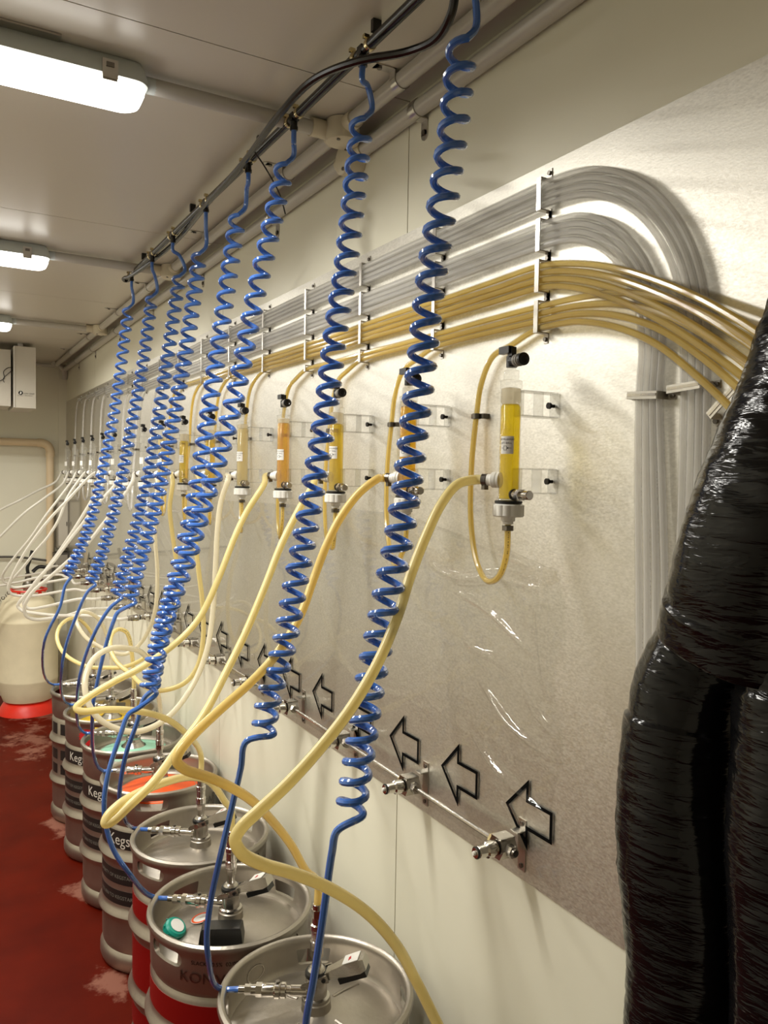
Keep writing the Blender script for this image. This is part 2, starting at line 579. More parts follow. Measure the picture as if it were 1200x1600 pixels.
# traced runs of the coils (axis, tail) and hoses, metres
COILS={
 1:([(-0.223, 0.929, 2.2), (-0.233, 0.934, 2.075), (-0.245, 0.941, 1.965), (-0.254, 0.953, 1.859), (-0.263, 0.962, 1.725), (-0.284, 0.965, 1.542), (-0.314, 0.964, 1.398), (-0.335, 0.96, 1.31), (-0.351, 0.954, 1.232), (-0.366, 0.957, 1.125)],
   [(-0.382, 0.965, 1.1), (-0.388, 0.967, 1.072), (-0.395, 0.978, 0.977), (-0.399, 0.998, 0.875), (-0.401, 1.018, 0.797), (-0.392, 1.032, 0.727)]),
 2:([(-0.188, 1.291, 2.237), (-0.194, 1.292, 2.174), (-0.207, 1.283, 2.086), (-0.22, 1.285, 1.963), (-0.24, 1.279, 1.853), (-0.264, 1.272, 1.686), (-0.283, 1.267, 1.588), (-0.303, 1.262, 1.486), (-0.321, 1.257, 1.41), (-0.344, 1.253, 1.298), (-0.371, 1.252, 1.21), (-0.379, 1.254, 1.153)],
   [(-0.404, 1.268, 1.138), (-0.409, 1.28, 1.089), (-0.417, 1.293, 1.03), (-0.434, 1.32, 0.909), (-0.441, 1.343, 0.828), (-0.444, 1.353, 0.765), (-0.439, 1.36, 0.722), (-0.423, 1.36, 0.678)]),
 3:([(-0.202, 1.613, 2.261), (-0.22, 1.618, 2.171), (-0.239, 1.624, 2.075), (-0.262, 1.632, 1.965), (-0.28, 1.648, 1.842), (-0.299, 1.665, 1.732), (-0.323, 1.685, 1.621), (-0.352, 1.707, 1.508), (-0.38, 1.729, 1.394), (-0.408, 1.74, 1.309), (-0.428, 1.759, 1.222), (-0.451, 1.766, 1.104)],
   [(-0.475, 1.756, 1.076), (-0.496, 1.755, 1.065), (-0.514, 1.752, 1.022), (-0.538, 1.751, 0.948), (-0.547, 1.753, 0.885), (-0.542, 1.758, 0.826), (-0.526, 1.758, 0.769), (-0.495, 1.76, 0.712), (-0.459, 1.76, 0.668)]),
 4:([(-0.213, 1.882, 2.225), (-0.223, 1.884, 2.154), (-0.245, 1.878, 2.012), (-0.259, 1.881, 1.903), (-0.279, 1.875, 1.778), (-0.299, 1.868, 1.654), (-0.32, 1.873, 1.516), (-0.345, 1.871, 1.409), (-0.373, 1.87, 1.303), (-0.4, 1.869, 1.199), (-0.421, 1.864, 1.096)],
   [(-0.435, 1.871, 1.065), (-0.447, 1.886, 1.008), (-0.467, 1.916, 0.922), (-0.472, 1.95, 0.846), (-0.469, 1.98, 0.79), (-0.457, 2.006, 0.746), (-0.432, 2.035, 0.703)]),
 5:([(-0.214, 2.194, 2.205), (-0.226, 2.195, 2.107), (-0.242, 2.198, 1.983), (-0.261, 2.203, 1.858), (-0.285, 2.21, 1.716), (-0.311, 2.217, 1.573), (-0.338, 2.227, 1.448), (-0.37, 2.239, 1.324), (-0.39, 2.246, 1.235)],
   [(-0.418, 2.26, 1.204), (-0.429, 2.265, 1.177), (-0.444, 2.294, 1.105), (-0.461, 2.332, 0.989), (-0.466, 2.366, 0.911), (-0.451, 2.411, 0.843), (-0.418, 2.471, 0.788)]),
 6:([(-0.18, 2.521, 2.217), (-0.196, 2.524, 2.096), (-0.215, 2.528, 1.954), (-0.237, 2.532, 1.793), (-0.265, 2.517, 1.63), (-0.301, 2.507, 1.471), (-0.333, 2.508, 1.352), (-0.374, 2.501, 1.212)],
   [(-0.391, 2.509, 1.177), (-0.426, 2.548, 1.103), (-0.449, 2.614, 1.002), (-0.457, 2.672, 0.912), (-0.444, 2.742, 0.847), (-0.41, 2.812, 0.785)]),
 7:([(-0.194, 2.817, 2.207), (-0.21, 2.82, 2.078), (-0.23, 2.824, 1.922), (-0.259, 2.82, 1.766), (-0.291, 2.818, 1.589), (-0.326, 2.82, 1.434), (-0.362, 2.822, 1.303), (-0.396, 2.825, 1.212)],
   [(-0.404, 2.828, 1.184), (-0.437, 2.866, 1.092), (-0.461, 2.92, 0.984), (-0.464, 2.987, 0.898), (-0.445, 3.065, 0.832), (-0.419, 3.14, 0.782)]),
 8:([(-0.21, 3.116, 2.218), (-0.222, 3.117, 2.121), (-0.239, 3.12, 1.975), (-0.266, 3.125, 1.781), (-0.305, 3.115, 1.587), (-0.345, 3.106, 1.419), (-0.392, 3.104, 1.289), (-0.433, 3.1, 1.208)],
   [(-0.437, 3.101, 1.173), (-0.453, 3.117, 1.093), (-0.484, 3.166, 1.006), (-0.496, 3.216, 0.945), (-0.48, 3.318, 0.878), (-0.436, 3.463, 0.805)]),
}
HOSES={
 1:[(-0.159, 1.011, 1.582), (-0.192, 1.005, 1.552), (-0.229, 0.99, 1.504), (-0.265, 0.973, 1.449), (-0.299, 0.949, 1.399), (-0.346, 0.922, 1.341), (-0.397, 0.902, 1.29), (-0.441, 0.891, 1.253), (-0.493, 0.879, 1.217), (-0.529, 0.881, 1.19), (-0.552, 0.881, 1.173), (-0.558, 0.884, 1.159), (-0.55, 0.884, 1.141), (-0.525, 0.881, 1.123), (-0.489, 0.876, 1.106), (-0.435, 0.878, 1.072), (-0.377, 0.883, 1.022), (-0.327, 0.891, 0.96), (-0.282, 0.908, 0.885), (-0.245, 0.929, 0.809)],
 2:[(-0.139, 1.3, 1.588), (-0.173, 1.306, 1.562), (-0.208, 1.313, 1.516), (-0.234, 1.314, 1.469), (-0.259, 1.314, 1.409), (-0.294, 1.296, 1.343), (-0.34, 1.273, 1.292), (-0.396, 1.246, 1.253), (-0.478, 1.199, 1.217), (-0.527, 1.168, 1.195), (-0.552, 1.148, 1.181), (-0.557, 1.144, 1.17), (-0.546, 1.143, 1.156), (-0.503, 1.151, 1.132), (-0.432, 1.189, 1.076), (-0.364, 1.249, 1.0), (-0.308, 1.294, 0.926), (-0.261, 1.333, 0.851)],
 3:[(-0.138, 1.587, 1.573), (-0.173, 1.582, 1.52), (-0.223, 1.56, 1.446), (-0.268, 1.536, 1.363), (-0.316, 1.513, 1.278), (-0.367, 1.481, 1.209), (-0.43, 1.433, 1.139), (-0.488, 1.395, 1.096), (-0.542, 1.343, 1.066), (-0.589, 1.323, 1.039), (-0.616, 1.314, 1.024), (-0.626, 1.314, 1.023), (-0.622, 1.318, 1.032), (-0.6, 1.33, 1.044), (-0.563, 1.366, 1.042), (-0.493, 1.44, 1.025), (-0.422, 1.525, 0.992), (-0.356, 1.611, 0.938), (-0.304, 1.681, 0.865)],
 4:[(-0.141, 1.877, 1.568), (-0.186, 1.877, 1.499), (-0.218, 1.869, 1.44), (-0.265, 1.856, 1.335), (-0.308, 1.853, 1.251), (-0.357, 1.844, 1.203), (-0.453, 1.816, 1.152), (-0.521, 1.808, 1.125), (-0.581, 1.806, 1.093), (-0.596, 1.803, 1.08), (-0.586, 1.796, 1.073), (-0.543, 1.795, 1.071), (-0.481, 1.804, 1.059), (-0.39, 1.865, 1.012), (-0.318, 1.936, 0.944), (-0.265, 2.039, 0.851)],
 5:[(-0.136, 2.164, 1.58), (-0.152, 2.181, 1.512), (-0.161, 2.182, 1.43), (-0.166, 2.18, 1.334), (-0.173, 2.178, 1.212), (-0.199, 2.152, 1.097), (-0.247, 2.129, 1.007), (-0.329, 2.081, 0.943), (-0.404, 2.065, 0.924), (-0.463, 2.065, 0.941), (-0.509, 2.07, 0.978), (-0.529, 2.084, 1.023), (-0.528, 2.109, 1.066), (-0.504, 2.143, 1.104), (-0.456, 2.186, 1.12), (-0.394, 2.242, 1.105), (-0.316, 2.367, 1.048), (-0.241, 2.516, 0.965)],
 6:[(-0.136, 2.44, 1.569), (-0.141, 2.462, 1.492), (-0.137, 2.478, 1.39), (-0.126, 2.478, 1.287), (-0.113, 2.477, 1.183), (-0.112, 2.47, 1.061), (-0.134, 2.466, 0.971), (-0.172, 2.475, 0.926), (-0.235, 2.521, 0.899), (-0.272, 2.577, 0.905), (-0.295, 2.66, 0.926), (-0.317, 2.766, 0.944), (-0.32, 2.861, 0.965), (-0.311, 2.927, 0.988), (-0.289, 2.985, 1.008), (-0.261, 3.014, 1.012), (-0.229, 3.03, 0.99), (-0.2, 3.046, 0.946)],
 7:[(-0.137, 2.751, 1.558), (-0.144, 2.763, 1.476), (-0.134, 2.777, 1.405), (-0.117, 2.785, 1.305), (-0.1, 2.805, 1.215), (-0.1, 2.835, 1.107), (-0.131, 2.893, 0.995), (-0.185, 2.955, 0.909), (-0.241, 3.019, 0.868), (-0.281, 3.087, 0.854), (-0.35, 3.184, 0.846), (-0.412, 3.302, 0.875), (-0.426, 3.405, 0.918), (-0.406, 3.487, 0.949), (-0.353, 3.596, 0.962), (-0.293, 3.699, 0.937), (-0.232, 3.788, 0.889)],
 8:[(-0.12, 3.031, 1.562), (-0.122, 3.05, 1.469), (-0.12, 3.067, 1.358), (-0.103, 3.095, 1.203), (-0.107, 3.113, 1.055), (-0.129, 3.144, 0.963), (-0.165, 3.173, 0.903), (-0.206, 3.184, 0.879), (-0.254, 3.189, 0.89), (-0.297, 3.215, 0.912), (-0.338, 3.24, 0.941), (-0.365, 3.281, 0.986), (-0.367, 3.318, 1.014), (-0.338, 3.36, 1.028), (-0.291, 3.39, 1.009), (-0.248, 3.42, 0.959), (-0.207, 3.462, 0.888)],
 9:[(-0.14, 3.365, 1.557), (-0.193, 3.379, 1.464), (-0.249, 3.419, 1.375), (-0.306, 3.47, 1.287), (-0.369, 3.537, 1.214), (-0.434, 3.617, 1.137), (-0.481, 3.675, 1.083), (-0.507, 3.711, 1.035), (-0.515, 3.737, 0.998), (-0.504, 3.752, 0.959), (-0.47, 3.755, 0.942), (-0.406, 3.741, 0.945), (-0.337, 3.725, 0.956), (-0.271, 3.7, 0.979)],
 10:[(-0.147, 3.68, 1.539), (-0.218, 3.693, 1.452), (-0.286, 3.727, 1.351), (-0.339, 3.765, 1.27), (-0.392, 3.814, 1.181), (-0.445, 3.864, 1.108), (-0.488, 3.908, 1.038), (-0.515, 3.933, 0.998), (-0.522, 3.948, 0.975), (-0.504, 3.937, 0.955), (-0.456, 3.885, 0.948), (-0.37, 3.721, 0.957), (-0.273, 3.574, 0.973)],
 11:[(-0.137, 3.987, 1.549), (-0.187, 3.988, 1.469), (-0.26, 4.0, 1.34), (-0.324, 4.054, 1.221), (-0.383, 4.117, 1.118), (-0.434, 4.166, 1.028), (-0.466, 4.193, 0.976), (-0.473, 4.207, 0.943), (-0.451, 4.204, 0.92), (-0.383, 4.166, 0.93), (-0.301, 4.12, 0.954), (-0.233, 4.082, 0.971)],
 12:[(-0.15, 4.318, 1.568), (-0.253, 4.313, 1.452), (-0.326, 4.339, 1.366), (-0.387, 4.382, 1.276), (-0.442, 4.443, 1.177), (-0.483, 4.485, 1.089), (-0.508, 4.519, 1.019), (-0.516, 4.533, 0.978), (-0.5, 4.534, 0.95), (-0.459, 4.521, 0.939), (-0.376, 4.486, 0.942), (-0.289, 4.436, 0.961), (-0.207, 4.39, 0.976)],
 13:[(-0.151, 4.607, 1.555), (-0.221, 4.583, 1.45), (-0.263, 4.579, 1.336), (-0.318, 4.605, 1.235), (-0.373, 4.656, 1.156), (-0.428, 4.718, 1.065), (-0.474, 4.775, 0.997), (-0.491, 4.806, 0.962), (-0.465, 4.814, 0.945), (-0.376, 4.786, 0.958), (-0.268, 4.725, 0.982), (-0.19, 4.681, 0.994)],
 14:[(-0.149, 4.916, 1.537), (-0.21, 4.901, 1.452), (-0.289, 4.906, 1.341), (-0.365, 4.954, 1.21), (-0.437, 5.014, 1.104), (-0.484, 5.06, 1.026), (-0.502, 5.091, 0.979), (-0.488, 5.104, 0.939), (-0.431, 5.094, 0.937), (-0.314, 5.051, 0.967), (-0.199, 4.986, 0.984)],
 15:[(-0.156, 5.219, 1.518), (-0.263, 5.184, 1.432), (-0.37, 5.183, 1.347), (-0.487, 5.244, 1.215), (-0.603, 5.338, 1.071), (-0.669, 5.415, 0.929), (-0.633, 5.438, 0.866), (-0.494, 5.404, 0.882), (-0.32, 5.33, 0.922), (-0.198, 5.272, 0.951)],
 16:[(-0.153, 5.53, 1.529), (-0.26, 5.531, 1.47), (-0.376, 5.501, 1.405), (-0.483, 5.537, 1.344), (-0.624, 5.612, 1.228), (-0.764, 5.741, 1.038), (-0.8, 5.811, 0.888), (-0.691, 5.804, 0.842), (-0.471, 5.737, 0.881), (-0.216, 5.593, 0.936)],
}

# ------------------------------------------------------------------ the room
X0, Y0 = -2.2, -0.75
SEAMS = [0.237, 1.437, 2.637, 3.837, 5.037]
struct(MB().box(((X0) / 2, (Y0 + BACK) / 2, -0.03), (-X0 + 0.2, BACK - Y0 + 0.2, 0.06)).build('floor', 'floor_paint'))
wr = struct(MB().box((0.056, (Y0 + BACK) / 2, CEIL / 2), (0.1, BACK - Y0 + 0.2, CEIL)).build('wall_right', 'seam'))
edges = [Y0] + SEAMS + [BACK]
for a, b_ in zip(edges[:-1], edges[1:]):
    MB().box((0.003, (a + b_) / 2, CEIL / 2), (0.006, b_ - a - 0.003, CEIL)).build('wall_panel', 'wall_paint', wr)
ce = struct(MB().box((X0 / 2, (Y0 + BACK) / 2, CEIL + 0.056), (-X0 + 0.2, BACK - Y0 + 0.2, 0.1)).build('ceiling', 'seam'))
for a, b_ in zip(edges[:-1], edges[1:]):
    MB().box((X0 / 2, (a + b_) / 2, CEIL + 0.003), (-X0, b_ - a - 0.003, 0.006)).build('ceiling_panel', 'ceiling_paint', ce)
struct(MB().box((X0 / 2, BACK + 0.05, CEIL / 2), (-X0 + 0.2, 0.1, CEIL)).build('wall_back', 'wall_paint'))
struct(MB().box((X0 - 0.05, (Y0 + BACK) / 2, CEIL / 2), (0.1, BACK - Y0, CEIL)).build('wall_left', 'wall_paint'))
struct(MB().box((X0 / 2, Y0 - 0.05, CEIL / 2), (-X0 + 0.2, 0.1, CEIL)).build('wall_front', 'wall_paint'))
cv = [(0, 0), (-0.012, 0), (-0.012, 0.085), (-0.004, 0.1), (0, 0.1)]
struct(MB().prism(cv, (X0, BACK, 0), (0, 1, 0), (0, 0, 1), (1, 0, 0), -X0).build('baseboard_back', 'skirting'))
struct(MB().box((-0.028, BACK - 0.004, CEIL / 2), (0.056, 0.008, CEIL)).build('trim_1', 'wall_paint'))

# ------------------------------------------------------------------ ceiling lamps
def rrect(xc, yc, L, Wd, r, z, seg=6):
    pts = []
    for (sx, sy, a0) in ((1, 1, 0), (-1, 1, pi / 2), (-1, -1, pi), (1, -1, 3 * pi / 2)):
        for k in range(seg + 1):
            a = a0 + (pi / 2) * k / seg
            pts.append((xc + sx * (L / 2 - r) + r * cos(a), yc + sy * (Wd / 2 - r) + r * sin(a), z))
    return pts

def loft(loops):
    mb = MB()
    n = len(loops[0])
    vs = [p for lp in loops for p in lp]
    fs = []
    for i in range(len(loops) - 1):
        for k in range(n):
            k2 = (k + 1) % n
            fs.append((i * n + k, i * n + k2, (i + 1) * n + k2, (i + 1) * n + k))
    fs.append(tuple(reversed(range(n))))
    fs.append(tuple((len(loops) - 1) * n + k for k in range(n)))
    return mb.add(vs, fs)

LL, LW = 1.24, 0.105
def lamp(y, label):
    t = thing('ceiling_light', label, 'light', (-0.50, y, CEIL), 0, 'ceiling battens')
    xc = -LL / 2
    loft([rrect(xc, 0, LL - .02, LW - .03, .02, -.001), rrect(xc, 0, LL - .01, LW - .012, .025, -.012), rrect(xc, 0, LL, LW, .03, -.03),
          rrect(xc, 0, LL, LW, .03, -.042)]).build('housing', 'lamp_body', t)
    loft([rrect(xc, 0, LL - .008, LW - .008, .028, -.0405), rrect(xc, 0, LL - .01, LW - .012, .03, -.055), rrect(xc, 0, LL - .02, LW - .024, .032, -.068),
          rrect(xc, 0, LL - .04, LW - .05, .026, -.075)]).build('diffuser', 'lamp_diffuser', t)
    for x in (-.075, -.43, -.81, -1.165):
        for s in (-1, 1):
            c = MB().box((x, s * (LW / 2 + .002), -.035), (.028, .004, .034))
            c.box((x, s * (LW / 2 - .004), -.053), (.026, .01, .004))
            cl = c.build('latch', 'zinc', t)
            MB().box((x, s * (LW / 2 + .005), -.028), (.014, .002, .008)).build('latch_tongue', 'steel_dark', cl)
    al = bpy.data.lights.new('lamp_light', 'AREA')
    al.shape = 'RECTANGLE'
    al.size, al.size_y = LL - .06, LW - .04
    al.spread = radians(171)
    al.energy = LAMP_WATTS
    al.color = LAMP_COLOUR
    lo_ = bpy.data.objects.new('lamp_light', al)
    COL.objects.link(lo_)
    lo_.parent = t
    lo_.location = (xc, 0, -.077)
    MB().cyl((-.004, 0, -.022), (.02, 0, -.022), .0155, seg=16).build('cable_gland', 'lamp_body', t)
    for x in (-.25, -.95):
        MB().box((x, -LW / 2 + .004, -.003), (.18, .03, .004)).build('mounting_plate', 'zinc', t)
    return t
for y, s in zip(LAMP_Y, LAMP_LABELS):
    lamp(y, s)

# ------------------------------------------------------------------ conduits, saddles, junction boxes
CX, CZ, CR = -0.078, 2.353, 0.016
WX, WZ = -0.019, 2.326, 
tag(MB().cyl((CX, Y0, CZ), (CX, 6.06, CZ), CR, seg=20).build('conduit', 'conduit'), 'grey conduit running along the ceiling beside the wall', 'conduit', 'conduits')
tag(MB().cyl((WX, Y0, WZ), (WX, 6.1, WZ), .0165, seg=20).build('conduit', 'conduit'), 'grey conduit clipped along the top of the wall', 'conduit', 'conduits')
tag(MB().cyl((-.95, 6.1, 2.345), (-.09, 6.1, 2.345), .014, seg=16).build('conduit', 'conduit'), 'grey conduit along the top of the back wall', 'conduit', 'conduits')
tag(MB().tube([(-.1, 6.07, 2.352), (CX, 6.09, 2.352), (-.035, 6.1, 2.335), (WX, 6.11, 2.3), (WX, 6.13, 2.26)], .02, 12, smooth=5).build('conduit_elbow', 'conduit'),
    'grey conduit bend in the far ceiling corner', 'conduit')
for y, s in zip(LAMP_Y, ['nearest', 'middle', 'farthest']):
    tag(MB().cyl((-.482, y, CEIL - .022), (-.12, y, CEIL - .022), .0155, seg=18).build('conduit', 'conduit'),
        'short grey conduit from the %s lamp to the wall side' % s, 'conduit', 'conduits')
    j = thing('junction_box', 'round cream junction box where the %s lamp conduit meets the ceiling run' % s, 'junction box', (CX, y - .02, CEIL), 0, 'junction boxes')
    MB().lathe([(.036, -.002), (.038, -.03), (.036, -.042)], (0, 0, 0), (0, 0, 1), 24).build('body', 'junction', j)
    MB().lathe([(.037, -.0425), (.036, -.047), (.03, -.05)], (0, 0, 0), (0, 0, 1), 24).build('lid', 'junction', j)
    sp = MB().cyl((0, -.06, -.017), (0, .06, -.017), .0195, seg=18)
    sp.cyl((-.068, .02, -.02), (0, .02, -.02), .0195, seg=18)
    sp.build('spout', 'junction', j)
    for a in (.8, .8 + pi):
        MB().cyl((.028 * cos(a), .028 * sin(a), -.0485), (.028 * cos(a), .028 * sin(a), -.052), .004, seg=10).build('screw', 'steel_dark', j)
j = thing('junction_box', 'round cream junction box on the wall conduit under the ceiling one', 'junction box', (0, 1.655, WZ - .008), 0, 'junction boxes')
MB().lathe([(.034, 0), (.037, .02), (.036, .04)], (0, 0, 0), (-1, 0, 0), 24).build('body', 'junction', j)
MB().lathe([(.0365, .0405), (.036, .045), (.031, .048)], (0, 0, 0), (-1, 0, 0), 24).build('lid', 'junction', j)
MB().cyl((WX, -.06, .008), (WX, .06, .008), .0195, seg=18).build('spout', 'junction', j)
for a in (1.2, 1.2 + pi):
    MB().cyl((-.047, .029 * cos(a), .029 * sin(a)), (-.0505, .029 * cos(a), .029 * sin(a)), .004, seg=10).build('screw', 'steel_dark', j)

def arcstrip(c, r, th, w, a0, a1, u, v, n, seg=14):
    """curved metal strip around centre c in the plane (u, v), width along n"""
    mb = MB()
    vs, fs = [], []
    for k in range(seg + 1):
        a = a0 + (a1 - a0) * k / seg
        for rr in (r, r + th):
            for s in (-w / 2, w / 2):
                vs.append(V(c) + (V(u) * cos(a) + V(v) * sin(a)) * rr + V(n) * s)
    for k in range(seg):
        a, b_ = k * 4, k * 4 + 4
        fs += [(a, a + 1, b_ + 1, b_), (a + 2, b_ + 2, b_ + 3, a + 3), (a, b_, b_ + 2, a + 2), (a + 1, a + 3, b_ + 3, b_ + 1)]
    fs += [(0, 2, 3, 1), (seg * 4, seg * 4 + 1, seg * 4 + 3, seg * 4 + 2)]
    return mb.add(vs, fs)

# ceiling-run saddles: strap over the pipe, one foot on the ceiling towards the room
sy = [0.75, 1.345, 1.90, 2.55, 3.35, 3.95, 4.75, 5.4]
for i, y in enumerate(sy):
    s = thing('conduit_saddle', '%s metal saddle on the ceiling conduit, counted from the camera' % ORD[i], 'pipe clip', (CX, y, CEIL), 0, 'ceiling conduit saddles')
    st = arcstrip((0, 0, CZ - CEIL), CR, .0022, .02, pi, 2 * pi + .2, (1, 0, 0), (0, 0, 1), (0, 1, 0))
    st.box((-CR - .0012, 0, -.008), (.0024, .02, .017))
    st.box((-CR - .02, 0, -.0012), (.042, .02, .0024))
    st.lathe([(.01, 0), (.01, .0024)], (-CR - .041, 0, -.0024), (0, 0, 1), 14)
    st.build('strap', 'zinc', s)
    MB().cyl((-CR - .03, 0, -.0024), (-CR - .03, 0, -.006), .005, seg=8).build('screw', 'steel_dark', s)
sy = [0.80, 1.375, 2.15, 2.86, 3.6, 4.3, 5.0, 5.6]
for i, y in enumerate(sy):
    s = thing('conduit_saddle', '%s metal saddle on the wall conduit, counted from the camera' % ORD[i], 'pipe clip', (0, y, WZ), 0, 'wall conduit saddles')
    st = arcstrip((WX, 0, 0), .0165, .0022, .022, pi / 2 - .3, pi + pi / 2, (1, 0, 0), (0, 0, 1), (0, 1, 0))
    st.box((-.006, 0, -.0177), (.024, .022, .0024))
    st.box((-.0014, 0, -.032), (.0024, .022, .03))
    st.lathe([(.011, 0), (.011, .0024)], (-.0002, 0, -.046), (-1, 0, 0), 14)
    st.build('strap', 'zinc', s)
    MB().cyl((-.002, 0, -.042), (-.006, 0, -.042), .0055, seg=8).build('screw', 'steel_dark', s)

# ------------------------------------------------------------------ metal wall sheet, film, arrows
PZ0, PZ1 = 0.915, 2.10
tag(MB().box((-0.0018, (Y0 + 6.165) / 2, (PZ0 + PZ1) / 2), (0.003, 6.165 - Y0 - .01, PZ1 - PZ0)).build('metal_sheet', 'sheet_metal'),
    'long brushed metal sheet lining the middle of the right wall', 'wall sheet')

def film_h(y, z):
    """creases where the film has come loose near its right end"""
    e = max(0.0, min(1.0, (1.62 - y) / .5))
    def crease(y0, z0, y1, z1, wd, h):
        d = V((y1 - y0, z1 - z0)); L = d.length; d /= L
        q = V((y - y0, z - z0)); t = q.dot(d) / L; s = d.x * q.y - d.y * q.x
        s += .008 * sin(t * 5 + y0 * 40)
        if t < 0 or t > 1:
            return 0
        return h * math.exp(-(s / wd) ** 2) * (sin(pi * t) ** .7)
    h = 0.0006 + 0.0008 * e * (noise.noise((y * 9, z * 14, 1)) + 1) + .0014 * e * e * abs(noise.noise((y * 16 + z * 8, z * 30, 3)))
    q2 = ((y - .995) / .045) ** 2 + ((z - 1.385) / .06) ** 2
    h += math.exp(-q2) * (.010 + .005 * noise.noise((y * 40, z * 26, 5)))
    for c in [(1.24, 1.40, .965, 1.425, .008, .016), (1.24, 1.385, 1.0, 1.31, .0055, .010), (1.33, 1.425, 1.13, 1.40, .006, .009),
              (1.15, 1.22, .955, 1.14, .0055, .012), (1.17, 1.12, .94, 1.035, .005, .012), (1.2, 1.30, 1.06, 1.255, .007, .006),
              (.985, 1.44, .955, 1.24, .009, .009), (1.42, 1.505, .955, 1.452, .005, .008), (1.02, 1.25, .95, 1.17, .007, .008),
              (1.12, 1.045, .96, 1.0, .012, .003), (1.4, 1.47, 1.25, 1.44, .012, .003)]:
        h += crease(*c)
    return h
mb = MB()
def film_top(y):
    pts = [(.955, 1.452), (1.094, 1.475), (1.27, 1.497), (1.42, 1.515), (1.86, 1.514), (2.5, 1.505), (6.1, 1.50)]
    for (a, za), (b_, zb) in zip(pts[:-1], pts[1:]):
        if y <= b_:
            return za + (zb - za) * (y - a) / (b_ - a)
    return 1.5
cols = [.935 + .004 * i for i in range(172)] + [1.63 + .06 * i for i in range(75)]
rows = 150
vs, fs = [], []
for y in cols:
    zt = film_top(max(y, .955))
    for k in range(rows + 1):
        z = .935 + (zt - .935) * k / rows
        yy = y
        if y < 1.0:
            yy = y + (.012 * sin(z * 31) + .018 * (z - 1.0)) * (1.0 - y) / .065
        vs.append((-.003 - film_h(y, z) - (.004 if k == rows else 0) * max(0, min(1, (1.6 - y) / .4)), yy, z))
n = rows + 1
for i in range(len(cols) - 1):
    for k in range(rows):
        fs.append((i * n + k, (i + 1) * n + k, (i + 1) * n + k + 1, i * n + k + 1))
mb.add(vs, fs)
tag(mb.build('protective_film', 'film', sharp=180), 'clear creased protective film left on the lower half of the metal sheet', 'plastic film')

def offset_poly(P, d):
    n = len(P); out = []
    for i in range(n):
        a, b_, c = V(P[i - 1]), V(P[i]), V(P[(i + 1) % n])
        e1, e2 = (b_ - a).normalized(), (c - b_).normalized()
        n1, n2 = V((-e1.y, e1.x)), V((-e2.y, e2.x))
        m_ = (n1 + n2)
        m_ = m_ / max(m_.length_squared / 2, .12)
        out.append(tuple(b_ + m_ * d))
    return out
AR = [(.062, 0), (.003, .060), (.003, .026), (-.056, .026), (-.056, -.026), (.003, -.026), (.003, -.060)]
INN = offset_poly(AR, .0058)
k = len(AR)
vs = [(-.0010, y, z) for y, z in AR] + [(-.0010, y, z) for y, z in INN] + [(-.0002, y, z) for y, z in AR] + [(-.0002, y, z) for y, z in INN]
fs = []
for i in range(k):
    j2 = (i + 1) % k
    fs += [(i, j2, k + j2, k + i), (i, 2 * k + i, 2 * k + j2, j2), (k + i, k + j2, 3 * k + j2, 3 * k + i)]
arrow_me = MB().add(vs, fs).mesh('arrow_sticker', 'ink')
for i in range(22):
    o = put('arrow_sticker', arrow_me, None, (-.0062, 1.0 + .2 * i, 1.032))
    tag(o, '%s black outlined arrow sticker along the metal sheet, counted from the black bundle' % ORD[i], 'sticker', 'arrow stickers')

# ------------------------------------------------------------------ wash rail with fittings
tag(MB().cyl((-.036, 1.03, .975), (-.036, 5.6, .975), .0044, seg=10).build('rail_pipe', 'steel'), 'thin steel pipe linking the fittings along the sheet edge', 'pipe')
def wash_fitting(i):
    y = 1.031 + .3007 * i
    lab = '%s steel wash fitting on the low rail, counted from the black bundle' % ORD[i]
    t = thing('wash_fitting', lab, 'pipe fitting', (-.003, y, .975), 0, 'wash fittings')
    return t
proto = wash_fitting(0)
b = MB().hexnut((-.018, 0, 0), (-.048, 0, 0), .021)
b.box((-.033, 0, .012), (.03, .026, .012))
b.build('body', 'steel', proto)
for s in (-1, 1):
    MB().hexnut((-.033, s * .014, 0), (-.033, s * .03, 0), .0105).build('hex_nut', 'brass_nickel' if s > 0 else 'steel', proto)
nz = MB().lathe([(.0125, .0), (.0135, .004), (.0135, .018), (.0105, .021), (.0095, .034), (.0085, .035), (.0085, .041)], (-.05, 0, 0), (-1, 0, 0), 18).build('nozzle', 'chrome', proto)
MB().lathe([(.0085, 0), (.0102, .0008), (.0102, .0035), (.0085, .0045)], (-.086, 0, 0), (-1, 0, 0), 18).build('seal_ring', 'black_rubber', nz)
MB().lathe([(.003, 0), (.004, .002), (.003, .005)], (-.0905, 0, 0), (-1, 0, 0), 12).build('valve_pin', 'sticker_white', nz)
bt = MB().box((-.0012, -.012, .0), (.0024, .019, .088))
bt.box((-.01, -.012, .026), (.02, .019, .002))
bt.build('mounting_tab', 'zinc', proto)
for z in (-.036, .036):
    MB().cyl((-.0024, -.012, z), (-.0045, -.012, z), .0042, seg=10).build('screw', 'steel_dark', proto)
for i in range(1, 16):
    c = copy_tree(proto)
    c.location = (-.003, 1.031 + .3007 * i, .975)
    c['label'] = '%s steel wash fitting on the low rail, counted from the black bundle' % ORD[i]
MB().cyl((-.033, -.0301, 0), (-.033, -.034, 0), .0075, .0065, seg=14).build('blank_end', 'steel_dark', proto)
MB().cyl((-.033, -.0341, 0), (-.033, -.0346, 0), .005, seg=14).build('bore', 'black_rubber', proto)

